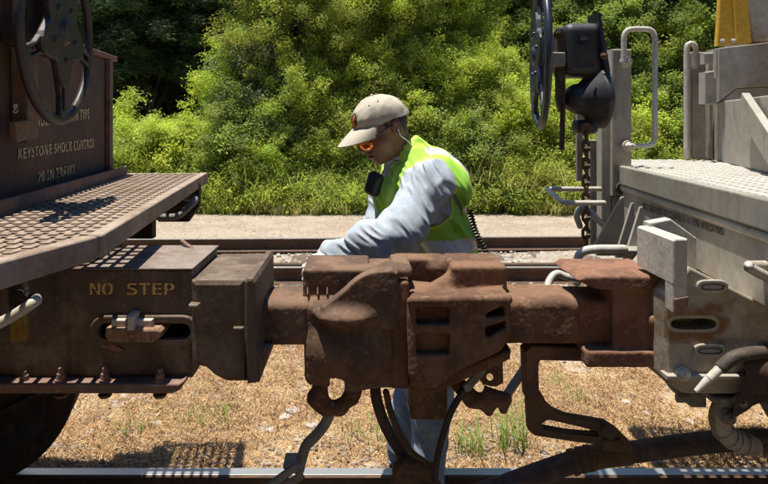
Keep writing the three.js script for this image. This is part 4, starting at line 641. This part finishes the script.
  for (let j = 0; j < NV; j++) for (let i = 0; i < NU; i++) { const a = j * NU + i, b = j * NU + (i + 1) % NU; ci.push(a, a + NU, b, b, a + NU, b + NU); }
  crown.setAttribute('position', new THREE.Float32BufferAttribute(cp, 3)); crown.setIndex(ci); crown.computeVertexNormals();
  const cap = part('cap', crown, capMat, t, { label: 'tan baseball cap' });
  const bill = (dy) => { const g = new THREE.BufferGeometry(), p = [], ix = [], n = 28, m = 10; for (let j = 0; j <= m; j++) for (let i = 0; i <= n; i++) { const s = (i / n) * 2 - 1, a = s * 0.98, u = j / m, ir = [Math.sin(a) * 0.087, Math.cos(a) * 0.107 - 0.006], len = 0.094 * Math.pow(Math.cos(s * 1.45), 0.55), l = ir[0] * (1 + 0.02 * u), f = ir[1] + len * u; p.push(...H(l, 0.046 - 0.016 * u - 2.6 * l * l * (0.45 + 0.55 * u) - 0.012 * u * u + dy, f).toArray()); } for (let j = 0; j < m; j++) for (let i = 0; i < n; i++) { const a = j * (n + 1) + i; ix.push(a, a + 1, a + n + 1, a + 1, a + n + 2, a + n + 1); } g.setAttribute('position', new THREE.Float32BufferAttribute(p, 3)); g.setIndex(ix); g.computeVertexNormals(); return g; };
  part('cap_bill', [bill(0), bill(-0.0035)], capMat, cap);
  part('cap_button', new THREE.SphereGeometry(0.007, 12, 8).translate(...H(0, 0.127, -0.006).toArray()), capMat, cap);
  for (const [a, v] of [[0.85, 0.75], [1.35, 0.72]]) part('eyelet', new THREE.SphereGeometry(0.003, 8, 6).translate(...H(Math.sin(a) * Math.sin(v) * 0.0862, 0.047 + 0.080 * Math.pow(Math.cos(v), 0.82), Math.cos(a) * Math.sin(v) * 0.1095 - 0.006).toArray()), fabric(0.05, 0.045, 0.04), cap);
  { // round emblem on the front: dark brown disc with an orange figure
    const fan = (rx, ry, eps, cu = 0, cl = 0) => { const p = [], q = (l, u) => { const f = 0.109 * Math.sqrt(Math.max(0, 1 - (l / 0.0855) ** 2 - Math.pow(Math.max(0, (u - 0.046) / 0.080), 2.44))) - 0.006; return H(l * (1 + eps * 4), u, f + eps); }; const n = 28; for (let i = 0; i < n; i++) { const a = i / n * 6.2832, b = (i + 1) / n * 6.2832; p.push(...q(cl, 0.076 + cu).toArray(), ...q(cl + rx * Math.cos(a), 0.076 + cu + ry * Math.sin(a)).toArray(), ...q(cl + rx * Math.cos(b), 0.076 + cu + ry * Math.sin(b)).toArray()); } const g = new THREE.BufferGeometry(); g.setAttribute('position', new THREE.Float32BufferAttribute(p, 3)); g.computeVertexNormals(); return g; };
    part('emblem', fan(0.021, 0.024, 0.005), fabric(0.075, 0.032, 0.018, { side: THREE.DoubleSide }), cap); part('emblem_figure', [fan(0.012, 0.011, 0.0065, -0.009), fan(0.005, 0.009, 0.0065, 0.009, 0.004)], fabric(0.60, 0.20, 0.03, { side: THREE.DoubleSide }), cap);
  }
  // sunglasses, earpiece, radio microphone and coiled cord
  const lens = s => { const g = new THREE.SphereGeometry(0.034, 24, 12, 0, Math.PI * 2, 0, 0.85).rotateX(Math.PI / 2).scale(1.1, 0.68, 0.55); return g; };
  const place = (g, l, u, f, turn) => g.rotateY(turn).scale(SC, SC, SC).applyMatrix4(new THREE.Matrix4().makeBasis(hl, hu, hf).setPosition(H(l, u, f)));
  const glasses = part('sunglasses', [1, -1].map(s => place(lens(s), s * 0.037, -0.016, 0.101, s * 0.45)), new THREE.MeshPhysicalMaterial({ color: new THREE.Color(0.95, 0.25, 0.03), metalness: 0.75, roughness: 0.16, clearcoat: 1 }), t, { uv: false, label: 'orange mirrored sunglasses' });
  for (const s of [1, -1]) part('temple_arm', spline([H(s * 0.068, 0.010, 0.088), H(s * 0.078, 0.012, 0.05), H(s * 0.083, 0.014, 0.0), H(s * 0.082, -0.006, -0.028)], 0.0032, 20, 6), fabric(0.02, 0.02, 0.022, { roughness: 0.4 }), glasses); part('glasses_frame', [spline([H(-0.06, 0.013, 0.098), H(0, 0.012, 0.117), H(0.06, 0.013, 0.098)], 0.0035, 20, 6)], fabric(0.02, 0.02, 0.022, { roughness: 0.4 }), glasses);
  part('earpiece', spline([H(0.09, -0.008, -0.005), H(0.092, -0.03, -0.004), H(0.085, -0.07, -0.03), off(neck, 0.07, -0.01, -0.02)], 0.0022, 30, 6), fabric(0.75, 0.73, 0.7), t);
  const mc = P(374, 184, -0.675), mic = new RoundedBoxGeometry(0.066, 0.096, 0.046, 4, 0.02).rotateZ(-0.35).rotateY(-0.7).translate(mc.x, mc.y, mc.z);
  const micPart = part('radio_microphone', [mic], fabric(0.016, 0.017, 0.02, { roughness: 0.5 }), t); const ribs = []; for (let i = -2; i <= 2; i++) ribs.push(new RoundedBoxGeometry(0.036, 0.004, 0.006, 1, 0.001).translate(0, -0.012 + i * 0.009, 0.022).rotateZ(-0.35).rotateY(-0.7).translate(mc.x, mc.y, mc.z)); part('speaker_grille', ribs, fabric(0.03, 0.03, 0.034), micPart);
  const coil = (a, b, turns, R, r) => { const pts = [], d = b.clone().sub(a), n = d.clone().normalize(), s = V().crossVectors(n, V(0, 0, 1)).normalize(), q = V().crossVectors(n, s), N = turns * 12; for (let i = 0; i <= N; i++) { const u = i / N, g = u * turns * 6.2832; pts.push(a.clone().addScaledVector(d, u).addScaledVector(s, R * Math.cos(g)).addScaledVector(q, R * Math.sin(g)).add(V(-0.012 * Math.sin(u * 3.14), 0, 0))); } return pipe(new THREE.CatmullRomCurve3(pts), N * 2, r, 6); };
  part('coiled_cord', coil(P(470, 210, -0.70), P(488, 254, -0.68), 15, 0.010, 0.0035), fabric(0.015, 0.015, 0.017, { roughness: 0.5 }), t);
}

// ------------------------------------------------------------------ plants: leaf sprays copied through crowns
const leafMat = (o = {}) => new THREE.MeshPhysicalMaterial(Object.assign({ color: 0xffffff, roughness: 1, transmission: 0.45, thickness: 0, side: THREE.DoubleSide }, o));
const LM = leafMat(), DM = new THREE.MeshStandardMaterial({ color: 0xffffff, roughness: 0.65, side: THREE.DoubleSide }), barkMat = std({ map: worn(501, [0.06, 0.048, 0.037], [0.035, 0.028, 0.022], [0.10, 0.088, 0.075], 0.5, 0.1, 0.03, 0.6), roughness: 1, bumpScale: 0.01 });
function spray(seed, n, len, wid, spread, droop = 0.3) {              // a twig with n folded leaves
  const r = rng(seed), p = [], ix = [];
  for (let i = 0; i < n; i++) {
    const t = (i + 0.5) / n, a = i * 2.4 + r() * 0.8, el = 0.15 - 1.25 * r(), L = len * (0.7 + 0.6 * r()), W = wid * (0.7 + 0.6 * r());
    const base = V((t - 0.5) * spread + (r() - 0.5) * spread * 0.5, (r() - 0.5) * spread * 0.7, (r() - 0.5) * spread * 0.7), d = V(Math.cos(a) * Math.cos(el), Math.sin(el) - droop * 0.3, Math.sin(a) * Math.cos(el)).normalize(), s = V((r() - 0.5) * 0.8, 1, (r() - 0.5) * 0.8).cross(d).normalize(), up = V().crossVectors(s, d);
    const k = p.length / 3, q = (l, w, h) => p.push(...base.clone().addScaledVector(d, l).addScaledVector(s, w).addScaledVector(up, h).toArray());
    q(0, 0, 0); q(L * 0.45, W / 2, L * 0.08); q(L, 0, -L * 0.12); q(L * 0.45, -W / 2, L * 0.08); ix.push(k, k + 1, k + 2, k, k + 2, k + 3);
  }
  const g = new THREE.BufferGeometry(); g.setAttribute('position', new THREE.Float32BufferAttribute(p, 3)); g.setIndex(ix); const m = g.toNonIndexed(); m.computeVertexNormals(); return m;
}
function blades(seed, n, h, w, lean, spread) {                         // a tuft of arching grass blades
  const r = rng(seed), p = [];
  for (let i = 0; i < n; i++) {
    const a = r() * 6.283, H = h * (0.5 + 0.7 * r()), l = lean * H * (0.3 + r()), bx = (r() - 0.5) * spread, bz = (r() - 0.5) * spread, dx = Math.cos(a), dz = Math.sin(a), W = w * (0.7 + 0.6 * r()), sx = -dz * W / 2, sz = dx * W / 2;
    const pt = t => [bx + dx * l * t * t, H * (t - 0.18 * lean * t * t), bz + dz * l * t * t], S = [0, 0.4, 0.75, 1].map(pt), wd = [0.8, 1, 0.7, 0];
    for (let k = 0; k < 3; k++) { const A = S[k], B = S[k + 1], a0 = wd[k], b0 = wd[k + 1]; p.push(A[0] - sx * a0, A[1], A[2] - sz * a0, A[0] + sx * a0, A[1], A[2] + sz * a0, B[0] + sx * b0, B[1], B[2] + sz * b0); if (b0) p.push(A[0] - sx * a0, A[1], A[2] - sz * a0, B[0] + sx * b0, B[1], B[2] + sz * b0, B[0] - sx * b0, B[1], B[2] - sz * b0); }
  }
  const g = new THREE.BufferGeometry(); g.setAttribute('position', new THREE.Float32BufferAttribute(p, 3)); g.computeVertexNormals(); return g;
}
function copies(name, geo, mat, list, parent) {                       // list of [x, y, z, scale, turn, tilt, colour]
  const m = new THREE.InstancedMesh(geo, mat, list.length), o = new THREE.Object3D(), c = new THREE.Color(); m.name = name; m.castShadow = m.receiveShadow = true;
  list.forEach(([x, y, z, s, turn, tilt, col], i) => { o.position.set(x, y, z); o.rotation.set(tilt, turn, tilt * 0.7); o.scale.setScalar(s); o.updateMatrix(); m.setMatrixAt(i, o.matrix); m.setColorAt(i, c.setRGB(...col)); });
  parent.add(m); return m;
}
const SP = { small: [1, 2, 3].map(i => spray(40 + i, 30, 0.048, 0.022, 0.28)), broad: [1, 2, 3].map(i => spray(60 + i, 26, 0.055, 0.032, 0.28)), needle: [1, 2, 3].map(i => spray(80 + i, 34, 0.11, 0.009, 0.24, 0.0)), lance: [1, 2, 3].map(i => spray(90 + i, 32, 0.062, 0.018, 0.28, 0.15)) };
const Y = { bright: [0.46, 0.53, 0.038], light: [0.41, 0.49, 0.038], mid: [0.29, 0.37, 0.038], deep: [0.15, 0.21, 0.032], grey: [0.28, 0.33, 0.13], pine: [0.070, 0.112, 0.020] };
function tree(name, label, category, px, d, height, { kind = 'small', col = Y.mid, low = 0.15, width = 1.2, n = 2600, clumps = 34, seed = 1, scale = 1, group, top = 0.9, trunk = 0.07 } = {}) {
  const r = rng(seed * 977 + 13), base = V((px - CX) / F * d, 0, CAMZ - d), t = thing(name, label, category, base, group);
  const lean = V((r() - 0.5) * 0.1 * height, height * 0.92, (r() - 0.5) * 0.1 * height), tr = [V(0, -0.05, 0), lean.clone().multiplyScalar(0.33).add(V((r() - 0.5) * 0.2, 0, 0)), lean.clone().multiplyScalar(0.7), lean], curve = new THREE.CatmullRomCurve3(tr), limbs = [];
  const taper = (c, n, r0, r1) => { const g = new THREE.TubeGeometry(c, n, 1, 7, false), p = g.attributes.position; for (let i = 0; i <= n; i++) { const q = c.getPointAt(i / n), R = lerp(r0, r1, i / n); for (let k = 0; k <= 7; k++) { const o = i * 8 + k; p.setXYZ(o, q.x + (p.getX(o) - q.x) * R, q.y + (p.getY(o) - q.y) * R, q.z + (p.getZ(o) - q.z) * R); } } g.computeVertexNormals(); return g.toNonIndexed(); };
  limbs.push(taper(curve, 14, trunk, trunk * 0.2));
  const cl = [];
  for (let i = 0; i < clumps; i++) {
    const h = lerp(low, 1, (i + r()) / clumps), a = i * 2.4 + r(), ht = clamp((h - low) / (1 - low + 0.001)), prof = kind === 'needle' ? Math.pow(Math.sin(Math.PI * clamp(0.12 + 0.88 * ht * top)), 0.7) : lerp(1.15, 0.3, Math.pow(ht, 0.8)) * smooth(-0.12, 0.1, ht), R = width * prof * (0.45 + 0.65 * r()), q = curve.getPointAt(clamp(h * 0.93)), e = V(q.x + Math.cos(a) * R, h * height + (r() - 0.5) * 0.3, q.z + Math.sin(a) * R);
    const s = curve.getPointAt(clamp(h * 0.93 - 0.12)); if (i % 2 === 0 || height > 3) limbs.push(taper(new THREE.CatmullRomCurve3([s, s.clone().lerp(e, 0.5).add(V(0, 0.08, 0)), e]), 6, trunk * 0.35, trunk * 0.08));
    const tw = []; for (let k = 0; k < 9; k++) { const b = r() * 6.283, u = kind === 'lance' ? r() * 2.1 - 0.5 : r() * 1.5 - 0.55; tw.push(V(Math.cos(b) + 0.5 * Math.cos(a), u, Math.sin(b) + 0.5 * Math.sin(a)).normalize().multiplyScalar(0.7 + 0.6 * r())); } cl.push([e, width * (0.26 + 0.26 * r()), 0.6 + 0.75 * r(), tw]);
  }
  const tm = new THREE.Mesh(boxUV(join(limbs)), barkMat); tm.name = 'trunk'; tm.castShadow = tm.receiveShadow = true; t.add(tm);
  const lists = [[], [], []];
  for (let i = 0; i < n; i++) {
    const [e, R, tone, tw] = cl[Math.floor(r() * cl.length)], d = tw[Math.floor(r() * 9)], q = R * 1.7 * Math.pow(r(), 0.7), j = () => (r() + r() - 1) * R * 0.22, v = tone * (0.8 + 0.4 * r());
    lists[i % 3].push([e.x + q * d.x + j(), e.y + q * d.y * (kind === 'lance' ? 1.0 : 0.75) + j() * 0.8, e.z + q * d.z + j(), scale * (0.75 + 0.5 * r()), r() * 6.283, (r() - 0.5) * 1.4, [col[0] * v * (0.85 + 0.3 * r()), col[1] * v, col[2] * v]]);
  }
  const crown = new THREE.Group(); crown.name = 'crown'; t.add(crown);
  lists.forEach((l, k) => { const m = copies('foliage', SP[kind][k], kind === 'needle' ? DM : LM, l, crown); m.userData = { kind: 'stuff' }; });
  return t;
}
// nearest row, sunlit
const TR = 'trees along the gravel road';
tree('bright_tree', 'feathery yellow green tree left of the cap', 'tree', 290, 13.6, 5.6, { kind: 'lance', col: Y.bright, n: 7000, width: 1.5, low: 0.28, clumps: 49, seed: 1, group: TR });
tree('bright_tree', 'tall feathery yellow green tree directly above the cap', 'tree', 372, 14.0, 6.2, { kind: 'lance', col: Y.bright, n: 9000, width: 1.9, low: 0.10, clumps: 58, seed: 2, group: TR });
tree('bright_tree', 'light green tree with a bare twig, right of the cap', 'tree', 432, 14.6, 5.8, { kind: 'lance', col: Y.light, n: 8000, width: 1.7, low: 0.14, clumps: 52, seed: 3, group: TR });
tree('bright_tree', 'cone shaped yellow green sapling left of the right brake wheel', 'tree', 487, 12.6, 2.75, { kind: 'lance', col: Y.bright, n: 2000, width: 0.75, low: 0.15, clumps: 29, seed: 4, scale: 0.9, group: TR });
tree('broadleaf_tree', 'grey green small leaved oak low between pines and bright trees', 'tree', 268, 13.0, 3.3, { kind: 'broad', col: Y.grey, n: 2800, width: 1.0, low: 0.12, clumps: 37, seed: 5, group: TR });
tree('broadleaf_tree', 'dark green broadleaf tree behind the right brake wheel', 'tree', 545, 15.6, 6.4, { kind: 'broad', col: Y.mid, n: 6500, width: 1.8, low: 0.12, clumps: 52, seed: 6, group: TR });
tree('broadleaf_tree', 'dark green broadleaf tree framed by the grey grab iron', 'tree', 640, 14.6, 6.2, { kind: 'broad', col: Y.mid, n: 7000, width: 1.7, low: 0.10, clumps: 52, seed: 7, group: TR });
tree('broadleaf_tree', 'broadleaf tree with yellow green tips beside the yellow panel', 'tree', 708, 13.8, 6.0, { kind: 'broad', col: Y.light, n: 4600, width: 1.25, low: 0.2, clumps: 43, seed: 8, group: TR });
tree('broadleaf_tree', 'broadleaf tree set back between the bright trees and the right brake wheel', 'tree', 482, 17.0, 6.2, { kind: 'broad', col: Y.mid, n: 4200, width: 1.4, low: 0.1, clumps: 43, seed: 9, group: TR });
tree('pine_tree', 'dark pine with sunlit bough beside the brown car', 'tree', 150, 15.5, 6.6, { kind: 'needle', col: Y.pine, n: 6000, width: 1.6, low: 0.42, clumps: 49, seed: 10, scale: 1.1, trunk: 0.13, group: TR });
tree('pine_tree', 'dark pine between the brown car and the bright trees', 'tree', 215, 16.6, 6.8, { kind: 'needle', col: Y.pine, n: 6000, width: 1.5, low: 0.36, clumps: 49, seed: 11, scale: 1.1, trunk: 0.12, group: TR });
tree('pine_tree', 'dark pine half hidden behind the brown car wall', 'tree', 95, 16.0, 6.8, { kind: 'needle', col: Y.pine, n: 5200, width: 1.6, low: 0.34, clumps: 43, seed: 12, scale: 1.1, trunk: 0.13, group: TR });
// shrubs at the wood's edge
const SH = 'shrubs behind the tall grass';
[[135, 11.7, 1.35, 'light', 'small', 'round pale green shrub beside the brown car wall'], [172, 12.0, 1.45, 'bright', 'broad', 'pale leafy shrub above the end of the running board'], [205, 12.2, 1.4, 'light', 'lance', 'tall weedy shrub right of the running board'], [236, 11.8, 1.75, 'mid', 'broad', 'broad leaved shrub below the grey green oak'], [272, 11.8, 1.6, 'light', 'lance', 'feathery shrub left of the bending worker'], [318, 12.0, 1.8, 'bright', 'lance', 'bright shrub just left of the cap'], [352, 12.2, 1.7, 'light', 'lance', 'green shrub behind the cap bill'], [440, 12.2, 1.6, 'light', 'small', 'green shrub behind the worker shoulder'], [468, 11.8, 1.5, 'mid', 'broad', 'dark leaved shrub behind the worker back'], [520, 11.9, 1.9, 'bright', 'lance', 'bright shrub under the right brake wheel'], [556, 12.1, 1.8, 'bright', 'small', 'bright shrub left of the hanging chain'], [610, 12.4, 1.6, 'light', 'small', 'green shrub behind the grey post'], [650, 12.4, 1.55, 'bright', 'small', 'bright shrub below the grey grab iron'], [690, 12.6, 1.5, 'light', 'lance', 'green shrub behind the grey channel post']].forEach(([px, d, h, c, k, l], i) => tree('shrub', l, 'shrub', px, d, h, { kind: k, col: Y[c], n: 1100, width: 0.7, low: 0.1, clumps: 20, seed: 30 + i, scale: 0.9, group: SH, trunk: 0.02 }));
// a second, taller row of shrubs and saplings between the grass and the trees
[[128, 12.6, 1.6, 'light', 'broad', 'leafy sapling just right of the brown car wall'], [252, 12.9, 2.4, 'mid', 'broad', 'leafy sapling under the grey green oak'], [300, 12.7, 2.7, 'bright', 'lance', 'feathery sapling left of the cap, behind the shrubs'], [336, 12.9, 3.0, 'bright', 'lance', 'feathery sapling just behind the cap front'], [398, 12.8, 3.0, 'light', 'lance', 'feathery sapling behind the cap back'], [450, 12.9, 2.6, 'bright', 'lance', 'feathery sapling above the worker shoulder'], [512, 13.0, 2.5, 'bright', 'lance', 'sapling behind the rim of the right brake wheel'], [570, 13.0, 2.4, 'light', 'small', 'sapling behind the black brake gear case'], [625, 13.1, 2.2, 'light', 'broad', 'sapling framed by the lower half of the grey grab iron'], [676, 13.1, 2.4, 'mid', 'broad', 'sapling between the grab iron and the channel post']].forEach(([px, d, h, c, k, l], i) => tree('sapling', l, 'sapling', px, d, h, { kind: k, col: Y[c], n: 2300, width: 1.0, low: 0.12, clumps: 26, seed: 60 + i, scale: 0.95, group: 'saplings in front of the trees', trunk: 0.025 }));
// tall grass and weeds along the far edge of the road
{
  const r = rng(5), G = [blades(1, 26, 0.95, 0.012, 0.9, 0.3), blades(2, 26, 0.8, 0.010, 1.1, 0.34), blades(3, 30, 0.5, 0.012, 0.9, 0.3)], lists = [[], [], []];
  for (let i = 0; i < 2300; i++) { const z = -8.95 - 2.3 * Math.pow(r(), 0.8), x = (r() - 0.5) * 16, k = z > -9.25 ? 2 : (r() * 2) | 0, p = fbm(x * 0.9, 0, z * 0.9, 3), y = p > 0.56 ? [0.52, 0.49, 0.14] : p > 0.44 ? [0.50, 0.60, 0.07] : [0.38, 0.51, 0.06], v = 0.75 + 0.5 * r(); lists[k].push([x, 0, z + 0.25 * (p - 0.5), (z > -9.2 ? 0.55 : 0.8) * (0.75 + 0.55 * r()) * (0.7 + 0.6 * p), r() * 6.28, (r() - 0.5) * 0.25, y.map(c => c * v)]); }
  const g = new THREE.Group(); g.name = 'tall_grass'; g.userData = { label: 'tall yellow green grass and weeds along the far edge of the road', category: 'grass', kind: 'stuff' }; scene.add(g); lists.forEach((l, k) => { copies('grass_blades', G[k], LM, l, g); });
  const wl = [[], [], []]; for (let i = 0; i < 12000; i++) { const x = (r() - 0.5) * 17, z = -8.98 - 2.2 * r(), p = fbm(x * 0.7 + 4, 2, z * 0.7, 3), h = (0.06 + 1.25 * r() * clamp((-8.75 - z) * 0.9, 0.25, 1)) * (0.55 + 0.9 * p), v = 0.7 + 0.6 * r(), c = p > 0.5 ? Y.bright : Y.light; wl[i % 3].push([x, h, z, 0.7 + 0.5 * r(), r() * 6.28, (r() - 0.5), c.map(q => q * v)]); }
  wl.forEach((l, k) => copies('weed_leaves', [SP.lance, SP.small, SP.broad][k][0], LM, l, g));
}
// the wood behind: one mass of foliage and thin stems
{
  const r = rng(77), g = new THREE.Group(); g.name = 'woodland'; g.userData = { label: 'dense dark woodland behind the trees', category: 'woodland', kind: 'stuff' }; scene.add(g);
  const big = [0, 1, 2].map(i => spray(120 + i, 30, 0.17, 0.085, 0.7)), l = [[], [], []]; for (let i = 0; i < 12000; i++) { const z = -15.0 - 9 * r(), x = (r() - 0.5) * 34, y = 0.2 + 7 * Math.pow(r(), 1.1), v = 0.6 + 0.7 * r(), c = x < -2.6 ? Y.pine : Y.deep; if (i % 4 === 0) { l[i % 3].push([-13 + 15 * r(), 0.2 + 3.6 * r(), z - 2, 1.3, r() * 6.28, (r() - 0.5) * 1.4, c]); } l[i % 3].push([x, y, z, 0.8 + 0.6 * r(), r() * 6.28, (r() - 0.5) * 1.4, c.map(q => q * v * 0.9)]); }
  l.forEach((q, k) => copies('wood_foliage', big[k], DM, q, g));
  const stems = []; for (let i = 0; i < 60; i++) { const x = (r() - 0.5) * 30, z = -14.5 - 8 * r(), h = 5 + 2 * r(); stems.push(cyl(V(x, -0.1, z), V(x + (r() - 0.5) * 0.8, h, z + (r() - 0.5) * 0.6), 0.07 + 0.08 * r(), 0.03, 8)); } const s = new THREE.Mesh(boxUV(join(stems)), barkMat); s.name = 'wood_stems'; s.castShadow = s.receiveShadow = true; g.add(s);
}
// unseen foliage added behind the camera to block sky light on the cars
{
  const r = rng(78), g = new THREE.Group(); g.name = 'sky_blocker_foliage'; g.userData = { label: 'unseen dark foliage added behind the viewer to block sky light', category: 'woodland', kind: 'stuff' }; scene.add(g);
  const big = spray(130, 30, 0.3, 0.16, 1.0), l = []; for (let i = 0; i < 4000; i++) { const x = (r() - 0.5) * 40, z = 9 + 5 * r(), y = 0.2 + 6 * r(), v = 0.6 + 0.7 * r(); l.push([x, y, z, 0.9 + 0.6 * r(), r() * 6.28, (r() - 0.5) * 1.4, Y.deep.map(q => q * v)]); }
  copies('wood_foliage', big, DM, l, g);
}
// dry straw, pebbles and weeds on the ground between the tracks
{
  const r = rng(9), straw = [blades(11, 8, 0.026, 0.0026, 1.8, 0.075), blades(12, 8, 0.021, 0.0032, 2.2, 0.075)], lists = [[], []], gy = (x, z) => 0.045 * (fbm(x * 1.7, 0, z * 1.7, 3) - 0.5);
  for (let i = 0; i < 60000; i++) { const d = 2.2 + 4.0 * Math.pow(r(), 1.4), z = CAMZ - d, x = (r() - 0.5) * (d * 1.32) + 0.04 * d, p = fbm(x * 2.2, 1, z * 2.2, 3), v = 0.65 + 0.7 * r(), c = r() < 0.12 ? [0.22, 0.125, 0.065] : r() < 0.5 ? [0.51, 0.335, 0.165] : [0.41, 0.245, 0.115]; if (p < 0.36 && r() < 0.7) continue; lists[i % 2].push([x, gy(x, z) - 0.006, z, 0.7 + 0.6 * r(), r() * 6.28, (r() - 0.5) * 1.9, c.map(q => q * v)]); }
  const g = new THREE.Group(); g.name = 'dry_straw'; g.userData = { label: 'dry tan straw covering the ground between the tracks', category: 'straw', kind: 'stuff' }; scene.add(g); const sm = std({ color: 0xffffff, roughness: 0.95, bumpMap: null, side: THREE.DoubleSide }); lists.forEach((l, k) => copies('straw_blades', straw[k], sm, l, g));
  const rock = s => { const q = new THREE.IcosahedronGeometry(1, 2), p = q.attributes.position; for (let i = 0; i < p.count; i++) { const x = p.getX(i), y = p.getY(i), z = p.getZ(i), f = 0.72 + 0.55 * noise(x * 1.6 + s, y * 1.6, z * 1.6 + s); p.setXYZ(i, x * f, y * f * 0.62, z * f); } q.computeVertexNormals(); return q.index ? q.toNonIndexed() : q; };
  const rocks = [rock(3), rock(9), rock(17)], rl = [[], [], []]; const stone = std({ color: 0xffffff, roughness: 0.95, bumpMap: fineGrain, bumpScale: 0.002 });
  for (let i = 0; i < 5200; i++) { const second = r() < 0.72, z = second ? -4.0 - 2.5 * r() : -0.95 - 0.35 * r() - (r() < 0.3 ? 1.6 * r() : 0), x = (r() - 0.5) * (second ? 9 : 4.4), v = 0.6 + 0.6 * r(); rl[i % 3].push([x, (second ? 0.015 : gy(x, z)) + 0.004, z, (second ? 0.014 : 0.009) * (0.6 + 1.3 * r() * r()), r() * 6.28, (r() - 0.5), [0.44 * v, 0.37 * v, 0.29 * v]]); }
  for (let i = 0; i < 1500; i++) { const z = -6.4 - 2.7 * r(), x = (r() - 0.5) * 13, v = 0.6 + 0.5 * r(); rl[i % 3].push([x, 0.022, z, 0.008 * (0.5 + 1.4 * r() * r()), r() * 6.28, r() - 0.5, [0.46 * v, 0.40 * v, 0.32 * v]]); }
  const pg = new THREE.Group(); pg.name = 'pebbles'; pg.userData = { label: 'pale ballast pebbles scattered along the tracks and road', category: 'gravel', kind: 'stuff' }; scene.add(pg); rl.forEach((l, k) => copies('pebble_stones', rocks[k], stone, l, pg));
  [[292, 412, 'pale stone on the straw under the left coupler', 0.05], [285, 418, 'flat grey stone beside the pale stone under the left coupler', 0.045], [270, 430, 'small light stone left of the bent rod', 0.03], [312, 427, 'pale flat stone just left of the bent rod', 0.04], [626, 402, 'pale stone on the straw below the grey sill', 0.035], [632, 395, 'dark stone behind the pale stone below the grey sill', 0.03], [156, 424, 'pale stone beside the green sprout left of centre', 0.03], [90, 433, 'grey stone right of the brown car wheel', 0.03], [688, 420, 'pale stone left of the pipe elbow', 0.035], [646, 413, 'flat pale stone between the hose bracket and the grey sill', 0.03]].forEach(([px, py, l, s], i) => { const p = PY(px, py, 0), gq = boxUV(rocks[i % 3].clone().scale(s * 0.9, s * 0.55, s * 0.7)), m = new THREE.Mesh(gq, std({ color: new THREE.Color(...(l.includes('dark') ? [0.16, 0.13, 0.1] : [0.42, 0.36, 0.30])), roughness: 0.95, bumpScale: 0.003 })); m.name = numbered('stone'); m.position.set(p.x, gy(p.x, p.z) + s * 0.12, p.z); m.rotation.y = i; m.castShadow = m.receiveShadow = true; m.userData = { label: l, category: 'stone', group: 'stones on the straw' }; scene.add(m); });
  let tuftSeed = 21;
  [[512, 447, 0, 1.0, 'bright green grass tuft left of the hose bracket'], [472, 452, 0, 0.8, 'green grass tuft between the jeans and the right hose bracket'], [368, 442, 1, 1.3, 'green grass sprout left of the hanging air hose'], [136, 428, 1, 1.2, 'small green sprout in the straw left of centre'], [212, 424, 1, 1.0, 'tiny green sprout below the striker casting'], [196, 418, 1, 0.8, 'faint sprout near the bottom ledge end'], [556, 385, 1, 0.9, 'small sprout behind the hanger bar'], [575, 400, 1, 0.8, 'tiny sprout right of the hanger bar'], [228, 412, 1, 0.7, 'tiny sprout right of the striker casting']].forEach(([px, py, k, s, l]) => { const p = PY(px, py, 0), q = k ? blades(tuftSeed++, 20, 0.11, 0.005, 0.9, 0.16) : blades(tuftSeed++, 48, 0.24, 0.007, 0.75, 0.17); q.setAttribute('uv', new THREE.BufferAttribute(new Float32Array(q.attributes.position.count * 2), 2)); const m = new THREE.Mesh(q, leafMat({ color: new THREE.Color(0.24, 0.36, 0.05) })); m.name = numbered('grass_tuft'); m.position.set(p.x, gy(p.x, p.z) - 0.006, p.z); m.scale.setScalar(s); m.castShadow = m.receiveShadow = true; m.userData = { label: l, category: 'grass', group: 'grass tufts between the tracks' }; scene.add(m); });
}
renderer.render(scene, camera);
